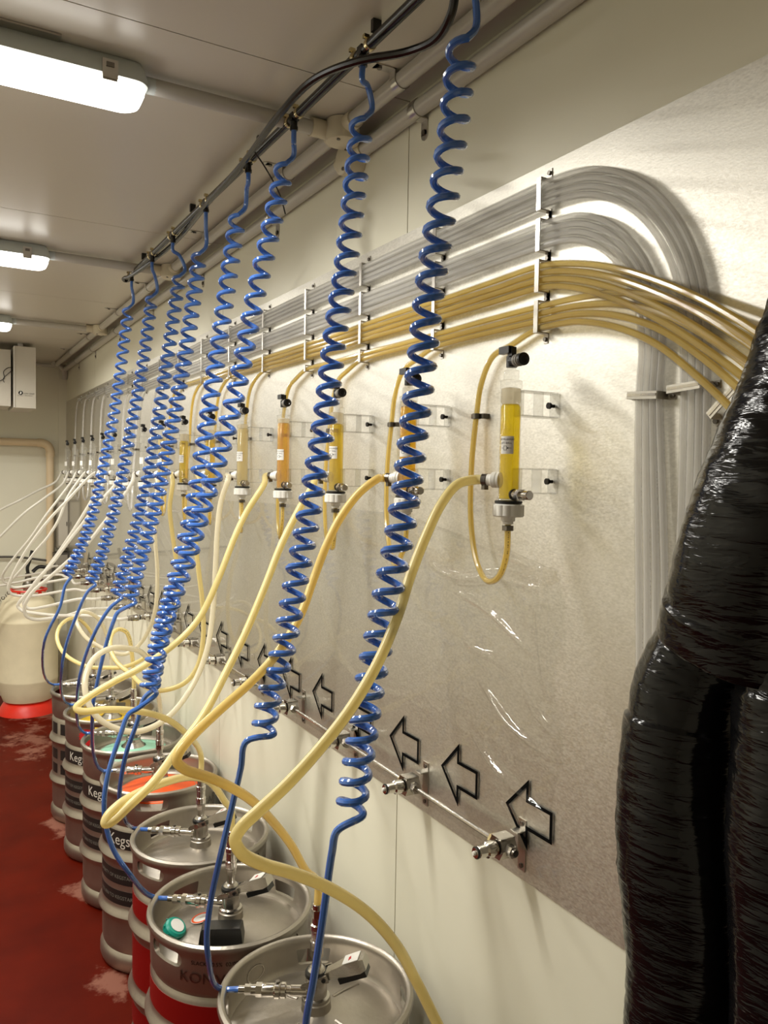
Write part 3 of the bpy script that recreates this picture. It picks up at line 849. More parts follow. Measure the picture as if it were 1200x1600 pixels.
# ------------------------------------------------------------------ sight glasses
GP = 0.3007
def gy(i):
    return 0.967 + GP * i
FILL = ['beer', 'beer_amber', 'beer', 'beer_amber', 'beer_pale', 'beer', 'beer', 'beer_pale'] + [None] * 8
SEEN = ['golden beer with a foggy top', 'amber beer', 'golden beer to the brim', 'deep amber beer', 'pale cloudy beer', 'golden beer behind two coils', 'dark golden beer', 'pale foam over dark beer']
GX = -.09
IN_DIR = V((-.5, .866, 0))
meshes = {}
def gm(key, fn, mat):
    if key not in meshes:
        meshes[key] = fn().mesh(key, mat)
    return meshes[key]
gm('tube', lambda: MB().lathe([(.0165, .004), (.0175, .0), (.0175, .006), (.0165, .008), (.0165, .172), (.0172, .1725), (.0172, .184), (.012, .186), (.0118, .2), (.007, .201), (.007, .215)], (GX, 0, 0), (0, 0, 1), 24), 'glass_tube')
for nm in ('beer', 'beer_amber', 'beer_pale'):
    top = .148 if nm == 'beer' else .165
    gm('liquid_' + nm, lambda top=top: MB().lathe([(.0152, .003), (.0152, top - .004), (.013, top)], (GX, 0, 0), (0, 0, 1), 24), nm)
gm('foam', lambda: MB().lathe([(.0146, .1655), (.0152, .168), (.0152, .176), (.010, .178)], (GX, 0, 0), (0, 0, 1), 20), 'foam')
gm('foam_tall', lambda: MB().lathe([(.013, .1485), (.0152, .152), (.0152, .172), (.010, .174)], (GX, 0, 0), (0, 0, 1), 20), 'foam')
def capm():
    mb = MB()
    seg = 48
    prof = [(.019, -.004), (.0215, -.005), (.0245, -.0065), (.0245, -.0225), (.0225, -.0245), (.011, -.0245), (.011, -.031), (.0085, -.032), (.0085, -.036)]
    x, y, a = V((1, 0, 0)), V((0, 1, 0)), V((0, 0, 1))
    vs, fs = [], []
    for q, (r_, h) in enumerate(prof):
        for k_ in range(seg):
            t = 2 * pi * k_ / seg
            rr = r_ - (.0014 if (k_ % 4 == 0 and 1 < q < 5) else 0)
            vs.append((GX + rr * cos(t), rr * sin(t), h))
    for q in range(len(prof) - 1):
        for k_ in range(seg):
            k2 = (k_ + 1) % seg
            fs.append((q * seg + k_, q * seg + k2, (q + 1) * seg + k2, (q + 1) * seg + k_))
    fs += [tuple(range(seg)), tuple((len(prof) - 1) * seg + k_ for k_ in range(seg))]
    return mb.add(vs, fs)
gm('cap', capm, 'white_plastic')
gm('gasket', lambda: MB().lathe([(.0205, -.0038), (.0215, -.003), (.0215, .0), (.018, .001)], (GX, 0, 0), (0, 0, 1), 24), 'black_rubber')
gm('clamp_down', lambda: MB().lathe([(.0082, -.038), (.009, -.038), (.009, -.046), (.0082, -.046)], (GX, 0, 0), (0, 0, 1), 18).box((GX - .006, -.007, -.042), (.008, .005, .006)), 'steel_dark')
def valve():
    mb = MB().cyl((GX, 0, .205), (GX, 0, .222), .0085, seg=14)
    d = V((-.12, -.99, 0))
    p = V((GX, 0, .214))
    mb.cyl(p, p + d * .012, .0085, seg=14)
    return mb
gm('valve_body', valve, 'black_plastic')
d = V((-.12, -.99, 0)); p = V((GX, 0, .214))
gm('valve_nozzle', lambda: MB().lathe([(.008, .0125), (.0095, .013), (.0095, .018), (.0085, .019), (.0098, .0205), (.0098, .024), (.0085, .025), (.0085, .028)], p, d, 18), 'grey_plastic')
gm('nozzle_seal', lambda: MB().lathe([(.009, .0285), (.0098, .029), (.0098, .034), (.006, .035), (.004, .033)], p, d, 18), 'black_plastic')
gm('lever_top', lambda: MB().box((GX, 0, .226), (.009, .01, .02)).box((GX - .004, .010, .232), (.009, .024, .011)), 'black_plastic')
def plunger():
    p = V((GX, 0, .010)); d = V((-.10, -.995, 0))
    return MB().lathe([(.0075, .012), (.0075, .022), (.0085, .0225), (.0085, .026)], p, d, 16).hexnut(p + d * .027, p + d * .036, .0095).lathe(
        [(.0055, .036), (.0055, .044), (.0072, .045), (.0072, .056), (.0062, .057)], p, d, 16)
gm('plunger', plunger, 'chrome')
gm('plunger_ring', lambda: MB().lathe([(.0078, .0125), (.0088, .013), (.0088, .016), (.0078, .0165)], V((GX, 0, .010)), V((-.10, -.995, 0)), 16), 'black_rubber')
pi_ = V((GX, 0, .032))
gm('inlet', lambda: MB().lathe([(.009, .014), (.0125, .0145), (.0125, .018), (.011, .019), (.0122, .0205), (.0122, .027), (.0095, .029), (.0088, .036)], pi_, IN_DIR, 20), 'white_plastic')
gm('inlet_clamp', lambda: MB().lathe([(.0086, .0362), (.0098, .0364), (.0098, .044), (.0086, .0442)], pi_, IN_DIR, 18).box(pi_ + IN_DIR * .04 + V((0, 0, -.012)), (.008, .008, .007)), 'steel_dark')
def brk(z0, z1):
    mb = MB()
    mb.box((-.0383, 0, z1), (.070, .022, .0022)).box((-.0383, 0, z0), (.070, .022, .0022))
    mb.box((-.0012, 0, (z0 + z1) / 2), (.0024, .022, z1 - z0))
    mb.box((-.035, 0, (z0 + z1) / 2), (.0022, .0216, z1 - z0))
    mb.box((-.0738, 0, (z0 + z1) / 2), (.003, .02, z1 - z0))
    return mb
gm('bracket_up', lambda: brk(.132, .17), 'acrylic')
gm('bracket_low', lambda: brk(.012, .05), 'acrylic')
gm('screw_up', lambda: MB().cyl((-.0024, 0, .151), (-.012, 0, .151), .003, seg=8).cyl((-.011, 0, .151), (-.015, 0, .151), .0052, seg=10), 'bracket_screw')
gm('screw_low', lambda: MB().cyl((-.0024, 0, .031), (-.012, 0, .031), .003, seg=8).cyl((-.011, 0, .031), (-.015, 0, .031), .0052, seg=10), 'bracket_screw')
LA = pi + .62          # label faces the room, a little towards the camera
def lab_m():
    mb = MB()
    b_ = band(MB(), .0168, .072, .099, LA - .62, LA + .62, 16, .0003)
    mb.add([(x + GX, y, z) for x, y, z in b_.v], b_.f)
    return mb
gm('sticker', lab_m, 'sticker_white')
def lab_t():
    a = MB()
    wrap_text(a, 'UP PLUNGER', .0042, .01725, LA, .094)
    wrap_text(a, 'LIFT BALL', .0042, .01725, LA - .08, .0885)
    for (a0, a1, z0, z1) in [(LA - .30, LA - .02, .0838, .0843), (LA - .30, LA - .02, .0777, .0782), (LA - .31, LA - .28, .0777, .0843), (LA - .03, LA, .0777, .0843),
                             (LA - .5, LA - .30, .0807, .0812), (LA + .02, LA + .42, .0807, .0812), (LA + .05, LA + .13, .0797, .0822)]:
        b_ = band(MB(), .01718, z0, z1, a0, a1, 4, .0001)
        a.add(b_.v, b_.f)
    a.v = [(x + GX, y, z) for x, y, z in a.v]
    return a
gm('sticker_print', lab_t, 'ink')

for i in range(16):
    full = SEEN[i] if FILL[i] else None
    lab = ('%s clear sight glass on the sheet, holding %s' % (ORD[i], full)) if full else '%s clear sight glass on the sheet, empty, counted from the black bundle' % ORD[i]
    t = thing('sight_glass', lab, 'sight glass', (-.003, gy(i), 1.558), 0, 'sight glasses')
    tb = put('glass_cylinder', meshes['tube'], t)
    if FILL[i]:
        put('beer_fill', meshes['liquid_' + FILL[i]], t)
        put('foam_head', meshes['foam_tall' if FILL[i] == 'beer' else 'foam'], t)
    put('end_cap', meshes['cap'], t)
    put('gasket', meshes['gasket'], t)
    put('hose_clamp', meshes['clamp_down'], t)
    vb = put('vent_valve', meshes['valve_body'], t)
    put('vent_nozzle', meshes['valve_nozzle'], vb)
    put('nozzle_seal', meshes['nozzle_seal'], vb)
    put('vent_lever', meshes['lever_top'], vb)
    pl = put('plunger', meshes['plunger'], t)
    put('seal_ring', meshes['plunger_ring'], pl)
    put('inlet', meshes['inlet'], t)
    put('hose_clamp', meshes['inlet_clamp'], t)
    for nm in ('up', 'low'):
        bk = put('bracket', meshes['bracket_' + nm], t)
        put('screw', meshes['screw_' + nm], bk)
    st = put('label_sticker', meshes['sticker'], t)
    if i < 8:
        put('lettering', meshes['sticker_print'], st)

# ------------------------------------------------------------------ beer lines: sight glass -> rack of tubes -> bundle
LR = .0059
TP = .0116
def row_z(n):
    r_, t_ = n // 4, n % 4
    return 2.079 - .0645 * r_ - .0100 - TP * (t_ + .5)
ROWX = -.0165
R2 = [(-.033, .896, 1.896), (-.051, .801, 1.863), (-.069, .706, 1.820), (-.089, .622, 1.775), (-.104, .536, 1.718), (-.119, .485, 1.678)]
R3 = [(-.033, .894, 1.845), (-.051, .800, 1.830), (-.070, .705, 1.800), (-.089, .622, 1.758), (-.110, .539, 1.703), (-.132, .479, 1.652)]
rnd = random.Random(3)
for i in range(16):
    n = 15 - i
    r_, t_ = n // 4, n % 4
    z = row_z(n)
    y = gy(i)
    j = lambda s: rnd.uniform(-s, s)
    P = [(GX - .003, y, 1.522), (GX - .003, y + .002, 1.475), (GX + .008, y + .035 + j(.006), 1.437 + j(.008)), (GX + .028, y + .092, 1.424 + j(.008)),
         (-.045, y + .145, 1.452), (-.034, y + .178, 1.52), (-.028, y + .187, 1.62), (-.02, y + .187, 1.703)]
    # rise and bend into the row
    zb = z
    hgt = zb - 1.703
    P += [(-.018, y + .178, 1.703 + hgt * .42), (-.0175, y + .148, 1.703 + hgt * .76), (-.017, y + .098, zb - .018 - .0 * hgt), (-.0165, y + .045, zb - .003), (ROWX, y + .005, zb)]
    yy = y - GP * .5
    while yy > .99:
        P.append((ROWX + j(.0006), yy, zb + j(.0012)))
        yy -= GP * .5
    P.append((ROWX, .993, zb))
    if r_ < 2:
        R = (.295 if r_ == 0 else .225) - TP * t_
        zc = 1.774
        zt = zb
        P.append((ROWX, .975, zt))
        for a in (15, 30, 45, 60, 75, 90):
            q = radians(a)
            P.append((ROWX, .97 - R * sin(q), zc + (zt - zc) * cos(q)))
        ye = .97 - R
        if r_ == 0:
            P += [(ROWX, ye - .003, 1.71), (ROWX - .004, ye - .008, 1.6), (ROWX - .01, ye - .012, 1.45), (ROWX - .03, ye - .02, 1.2), (ROWX - .05, ye - .03, .95)]
        else:
            P += [(ROWX, ye + .002, 1.71), (ROWX, ye - .006 + .002 * t_, 1.6), (ROWX - .006, ye - .022 + .003 * t_, 1.45), (ROWX - .03, ye - .045, 1.2), (ROWX - .05, ye - .06, .95)]
    else:
        base = R2 if r_ == 2 else R3
        B = [V((ROWX, .993, 0))] + [V(b_) for b_ in base]
        for q, b_ in enumerate(base):
            b_ = V(b_)
            nx = V(base[min(q + 1, 5)]) - V(base[max(q - 1, 0)])
            nrm = V((0, -nx.z, nx.y)).normalized()
            if nrm.z < 0:
                nrm = -nrm
            sprd = TP * (1.5 - t_) * (1.0 + (1.0 if r_ == 3 else .35) * min(1, q / 3.5))
            P.append(tuple(b_ + nrm * sprd + V((.004 * (t_ % 2) * q / 5, 0, -(.014 * q / 5 if r_ == 3 else 0)))))
    mat = 'line_clear' if r_ < 2 else 'line_beer'
    rowname = ['top', 'second', 'third', 'lowest'][r_]
    tname = ['uppermost', 'second', 'third', 'lowest'][t_]
    o = MB().tube(P, LR, 10, smooth=6).build('beer_line', 'line_shell')
    MB().tube(P, LR * .80, 8, smooth=6).build('liquid_core', mat, o)
    tag(o, '%s %s tube of the %s row, looping to the %s sight glass' % (tname, 'clear' if r_ < 2 else 'beer-filled', rowname, ORD[i]), 'tube', 'beer lines along the wall')
    cl = MB().lathe([(LR + .0002, -.005), (LR + .0016, -.0048), (LR + .0016, .0048), (LR + .0002, .005)], (-.02, y + .187, 1.703), (0, 0, 1), 16)
    cl.box((-.01, y + .187 - .011, 1.703), (.014, .010, .009)).box((-.02, y + .187 + .0085, 1.703), (.008, .004, .008))
    cl.build('hose_clamp', 'steel_dark', o)

# straps that hold the rows
def row_clip(r_, j_, cnt):
    y = .993 + GP * j_
    zt = 2.079 - .0645 * r_
    h = TP * cnt
    t = thing('tube_clip', '%s clip on the %s row of tubes, counted from the bend' % (ORD[j_], ['top', 'second', 'third', 'lowest'][r_]), 'clip', (-.003, y, zt), 0, 'tube row clips')
    zb = -.0100 - h
    s = MB().box((-.0225, 0, (-.0085 + zb - .0015) / 2), (.0018, .010, h + .003))
    s.box((-.0115, 0, -.0085), (.0235, .010, .0018)).box((-.0115, 0, zb - .0015), (.0235, .010, .0018))
    s.box((-.0009, -.001, .001), (.0018, .010, .018)).box((-.0009, -.001, zb - .0095), (.0018, .010, .016))
    s.build('strap', 'zinc', t)
    for z in (.003, zb - .011):
        MB().cyl((-.0018, -.001, z), (-.0050, -.001, z), .0036, seg=8).build('screw', 'steel_dark', t)
for j_ in range(16):
    for r_ in range(4):
        cnt = sum(1 for i in range(16) if (15 - i) // 4 == r_ and i >= j_)
        if cnt:
            row_clip(r_, j_, cnt)
def band_clip(loc, wdt, rx, label):
    t = thing('tube_clip', label, 'clip', loc, 0, 'upright tube clips')
    rot = Matrix.Rotation(rx, 3, 'X')
    s = MB().box(rot @ V((-.0242, 0, 0)), (.002, wdt, .0105), rot)
    for sg in (-1, 1):
        s.box(rot @ V((-.0125, sg * wdt / 2, 0)), (.0235, .002, .0105), rot)
        s.box(rot @ V((-.0012, sg * (wdt / 2 + .006), 0)), (.002, .013, .0105), rot)
    s.build('strap', 'zinc', t)
    r = MB().box(rot @ V((-.0256, 0, .0005)), (.0012, wdt * .96, .0035), rot)
    r.build('rib', 'chrome', t)
    for sg in (-1, 1):
        c = rot @ V((-.0022, sg * (wdt / 2 + .008), 0))
        MB().cyl(c, c + V((-.003, 0, 0)), .0036, seg=8).build('screw', 'steel_dark', t)
band_clip((-.003, .768, 1.709), .052, .06, 'steel clip across the left upright group of clear tubes')
band_clip((-.003, .700, 1.714), .052, -.05, 'steel clip across the right upright group of clear tubes')
t3 = band_clip((-.003, .643, 1.690), .045, -.75, 'tilted steel clip beside the black bundle')

# ------------------------------------------------------------------ black wrapped bundle
def sleeve(pts, r0, r1, name, parent, seedz, seg=40, steps=()):
    def rf(u, L):
        base = r0 + (r1 - r0) * u
        for (s0, dr) in steps:
            if u > s0:
                base += dr
        def q(t):
            v = noise.noise((cos(t) * 1.6, sin(t) * 1.6, L * 7 + seedz)) * .006
            v += noise.noise((cos(t) * 3 + 5, sin(t) * 3, L * 55 + 2 * cos(t + seedz) + seedz)) * .0016
            v += .0012 * noise.noise((cos(t) * 1.2 + 9, sin(t) * 1.2, L * 150 + 9 * sin(t * .5 + seedz)))
            return base + v
        return q
    P = spline(pts, 1)
    P = spline(pts, 26)
    return MB().tube(P, r0, seg, rfun=rf).build(name, 'black_wrap', parent, sharp=180)
bd = thing('wrapped_bundle', 'thick bundle of tubes wrapped in glossy black plastic at the right edge', 'tube bundle', (0, 0, 0))
sleeve([(-.124, .405, 1.93), (-.127, .417, 1.84), (-.136, .418, 1.759), (-.149, .423, 1.706), (-.157, .436, 1.654), (-.166, .450, 1.607), (-.169, .462, 1.565), (-.168, .481, 1.502), (-.157, .500, 1.432)],
       .068, .086, 'upper_sleeve', bd, 0.0, steps=((.93, .004),))
sleeve([(-.135, .520, 1.475), (-.145, .553, 1.42), (-.157, .570, 1.372), (-.164, .573, 1.309), (-.168, .570, 1.212), (-.162, .560, 1.074), (-.160, .556, .95), (-.16, .55, .6), (-.16, .55, .02)],
       .054, .058, 'lower_sleeve', bd, 11.0, steps=((.10, .003), (.33, .004)))
sleeve([(-.165, .455, 1.47), (-.175, .440, 1.375), (-.178, .434, 1.249), (-.176, .425, 1.061), (-.176, .42, .6), (-.176, .42, .02)], .044, .05, 'lower_sleeve', bd, 23.0, steps=((.07, .006), (.16, .004)))

# ------------------------------------------------------------------ kegs
KEGS = [(-.21, .82), (-.22, 1.365), (-.262, 1.75), (-.216, 2.14), (-.205, 2.64), (-.2, 3.055), (-.205, 3.46), (-.205, 3.865)]
NECK = .548
prof = [(.150, .018), (.160, .001), (.172, .0), (.182, .008), (.187, .022), (.187, .045), (.183, .056), (.177, .064), (.180, .074), (.181, .09), (.181, .160), (.184, .170), (.190, .178), (.1935, .187), (.190, .196), (.184, .204),
        (.181, .214), (.181, .345), (.184, .355), (.190, .363), (.1935, .372), (.190, .381), (.184, .389), (.181, .399), (.181, .462), (.178, .468), (.1755, .474), (.178, .480), (.181, .486),
        (.1825, .555), (.184, .566), (.1885, .574), (.1905, .581), (.189, .588), (.1835, .592), (.178, .590), (.1745, .584), (.1745, .574), (.1755, .562), (.1745, .535), (.172, .527), (.168, .5215),
        (.160, .5235), (.12, .5365), (.08, .544), (.055, .548), (.036, .551), (.0295, .553), (.0285, .557), (.0285, .570), (.0265, .572), (.024, .570), (.024, .562)]
sh = MB().lathe(prof, (0, 0, 0), (0, 0, 1), 72)
me_solid = sh.mesh('keg_shell_solid', 'keg_steel', 40)
o1 = put('keg_solid', me_solid)
cut = MB()
HOLES = [0.0, pi / 2, pi, 3 * pi / 2]
for a in HOLES:
    u_, n_ = V((-sin(a), cos(a), 0)), V((cos(a), sin(a), 0))
    poly = []
    for (sx, a0) in ((1, -pi / 2), (-1, pi / 2)):
        for q in range(9):
            b_ = a0 + pi * q / 8
            poly.append((sx * .036 + .0165 * cos(b_), .0165 * sin(b_)))
    cut.prism(poly, n_ * .1715 + V((0, 0, .549)), u_, (0, 0, 1), n_, .03)
o2 = put('keg_cutter', cut.mesh('keg_cutter', 'keg_steel'))
bo = o1.modifiers.new('cut', 'BOOLEAN')
bo.object = o2
bo.operation = 'DIFFERENCE'
bo.solver = 'EXACT'
dg = bpy.context.evaluated_depsgraph_get()
keg_me = bpy.data.meshes.new_from_object(o1.evaluated_get(dg))
keg_me.name = 'keg_shell'
keg_me.set_sharp_from_angle(angle=radians(40))
bpy.data.objects.remove(o1, do_unlink=True)
bpy.data.objects.remove(o2, do_unlink=True)

KLAB = ['steel keg just below the bottom edge of the picture', 'plain steel keg nearest the camera with an oval handle hole',
        'steel keg with red bands and embossed lettering, black box on its top', 'steel keg with red bands and a bare dome, third from the camera',
        'steel keg with an orange card inside its rim', 'steel keg with black lettered bands and a mint green card inside its rim',
        'steel keg with a red star sticker and yellow card', 'farthest steel keg, dark square stickers on its side']
KROT = [.6, 1.17, .35, .45, 2.75, 2.7, 2.8, 2.6]
kegs = []
CAM_A = lambda k: atan2(0 - KEGS[k][1], -.87 - KEGS[k][0])     # direction from the keg to the viewer's side
for k, (x, y) in enumerate(KEGS):
    t = thing('beer_keg', KLAB[k], 'keg', (x, y, 0), 0, 'beer kegs')
    put('shell', keg_me, t, (0, 0, 0), KROT[k])
    kegs.append(t)
RB = .1813
def ring(k, z0, z1, mat, name, a0=0.0, a1=2 * pi):
    return band(MB(), RB, z0, z1, a0, a1, 64).build(name, mat, kegs[k])
def letters(k, s, size, ang, z, mat, r=.1822, st=1.0, parent=None):
    return wrap_text(MB(), s, size, r, ang, z, st).build('lettering', mat, parent or kegs[k])
for k in (2, 3):
    ring(k, .404, .459, 'keg_steel', 'top_band') if False else None
    for (z0, z1) in ((.404, .458), (.218, .341), (.098, .156)):
        ring(k, z0, z1, 'keg_red', 'colour_band')
letters(2, 'KONVOY', .032, -2.1, .518, 'steel_dark', .1836, 1.15)
letters(2, 'SLACKY 0.5%  02/02/24 BB', .012, -2.0, .552, 'ink', .1835)
letters(3, 'KONVOY', .032, -1.2, .518, 'steel_dark', .1836, 1.15)
letters(4, 'KEGSTAR', .034, -1.07, .515, 'steel_dark', .1826, 1.5)
for k in (4, 5, 6):
    bnd = ring(k, .403, .460, 'keg_black', 'lettered_band')
    letters(k, 'Kegstar', .050, pi + .72, .431, 'lettering_white', .1824, .95, bnd)
    b2 = ring(k, .288, .335, 'keg_black', 'lettered_band')
    letters(k, 'PROPERTY OF KEGSTAR. FOR HIRE ONLY', .0165, pi + .72, .311, 'lettering_grey', .1824, 1, b2)
    b3 = ring(k, .222, .268, 'keg_black', 'lettered_band')
    letters(k, 'RETURN TO KEGSTAR WHEN EMPTY', .0165, pi + .72, .245, 'lettering_grey', .1824, 1, b3)
for a in (2.85, 3.25, 3.65, 4.05, 4.45):
    for (z0, z1) in ((.405, .455), (.29, .335), (.225, .268)):
        band(MB(), RB, z0, z1, a, a + .26, 8).build('dark_sticker', 'keg_black', kegs[7])
# red star on the sixth keg
pts = []
for q in range(36):
    rr = .042 if q % 2 == 0 else .034
    pts.append((rr * cos(q * pi / 18), rr * .8 * sin(q * pi / 18)))
vs, fs = fine([(x, y, 0) for x, y in pts], [tuple(range(36))], .01)
MB().add([(.1832 * cos(pi + .86 + x / .183), .1832 * sin(pi + .86 + x / .183), .523 + y) for x, y, _ in vs], fs).build('star_sticker', 'red_sticker', kegs[6])
# oval maker's mark inside the rim of the nearest keg
vs = []
mk = MB()
for (rx, rz_, w_) in ((.024, .017, .0022),):
    loop = []
    for q in range(28):
        a = 2 * pi * q / 28
        for s_ in (1, .9):
            tt = 1.95 + rx * s_ * cos(a) / .1745
            loop.append((.1738 * cos(tt), .1738 * sin(tt), .549 + rz_ * s_ * sin(a)))
    mk.add(loop, [(2 * q, 2 * q + 1, (2 * q + 3) % 56, (2 * q + 2) % 56) for q in range(28)])
mk.build('embossed_mark', 'steel', kegs[1])
# ribs pressed into the dome of the nearest keg
for q in range(4):
    a = q * pi / 2 + .4
    MB().tube([(.05 * cos(a), .05 * sin(a), .547), (.09 * cos(a), .09 * sin(a), .5415), (.13 * cos(a), .13 * sin(a), .531)], .0045, 8, smooth=4).build('dome_rib', 'keg_steel', kegs[1])

def dome_card(k, mat, label, a0=0.0, a1=2 * pi, ri=.045, ro=.148):
    zf = lambda r_: .5485 - (r_ - .05) / .11 * .0265 + .004
    vs, fs = [], []
    seg = 48
    for q in range(seg + 1):
        a = a0 + (a1 - a0) * q / seg
        for r_ in (ri, (ri + ro) / 2, ro):
            for dz in (0, .0008):
                vs.append((r_ * cos(a), r_ * sin(a), zf(r_) + dz))
    for q in range(seg):
        a, b_ = q * 6, q * 6 + 6
        for s_ in (0, 2):
            fs += [(a + s_ + 1, b_ + s_ + 1, b_ + s_ + 3, a + s_ + 3), (a + s_, a + s_ + 2, b_ + s_ + 2, b_ + s_)]
        fs += [(a + 4, b_ + 4, b_ + 5, a + 5), (a, a + 1, b_ + 1, b_)]
    o = MB().add(vs, fs).build('keg_card', mat, None, (KEGS[k][0], KEGS[k][1], 0))
    return tag(o, label, 'keg card', 'cards on the keg tops')
oc = dome_card(4, 'orange_card', 'orange ring card lying on the dome of the fourth visible keg', ro=.128)
MB().prism([(-.03, -.035), (.035, -.03), (.022, -.004), (.04, .03), (-.012, .034), (-.022, .0)], (-.075, -.08, .5485), (.8, -.6, -.02), (.6, .8, .0), (0, 0, 1), .0009).build('white_print', 'sticker_white', oc)
dome_card(5, 'mint_card', 'mint green ring card lying on the dome of the fifth visible keg', ro=.125)
dome_card(6, 'yellow_card', 'yellow ring card lying on the dome of the sixth visible keg')
# things on the third keg of the row (second visible)
kx, ky = KEGS[2]
st = band(MB(), .001, 0, .0006, 0, 2 * pi, 24, .022)
rs = MB().add([(x - .06, y + .036, z + .5478 + (x * .2) - y * .12) for x, y, z in st.v], st.f).build('round_sticker', 'sticker_white', kegs[2])
st = band(MB(), .0175, 0, .0008, 0, 2 * pi, 24, .0045)
MB().add([(x - .06, y + .036, z + .5484 + (x * .2) - y * .12) for x, y, z in st.v], st.f).build('orange_ring', 'orange_card', rs)
bx = thing('black_tray', 'small black plastic tray upside down on a keg top', 'tray', (kx - .043, ky - .066, .5395), -.44)
lo = [(-.05, -.028), (.05, -.028), (.05, .028), (-.05, .028)]
loft([[(x, y, 0) for x, y in lo], [(x * .98, y * .96, .004) for x, y in lo], [(x * .90, y * .78, .036) for x, y in lo], [(x * .84, y * .66, .040) for x, y in lo]]).build('tray_shell', 'black_plastic', bx)
MB().box((0, -.0285, .003), (.104, .004, .005)).box((0, .0285, .003), (.104, .004, .005)).build('tray_lip', 'black_plastic', bx)
gc = thing('plastic_stopper', 'green plastic stopper tipped against the rim of a keg', 'stopper', (kx - .128, ky + .02, .546), 0)
tilt = V((.35, -.4, .75)).normalized()
MB().lathe([(.024, -.006), (.026, -.004), (.026, .010), (.022, .015), (.008, .0165)], (0, 0, 0), tilt, 24).build('cap_shell', 'green_cap', gc)
MB().lathe([(.0165, .0162), (.0165, .0172)], (0, 0, 0), tilt, 20).build('cap_disc', 'sticker_white', gc)
for q in range(8):
    xx, yy, aa = frame(tilt)
    dd = xx * cos(q * pi / 4) + yy * sin(q * pi / 4)
    MB().box(dd * .026 + tilt * .004, (.003, .003, .008)).build('grip_rib', 'green_cap', gc)

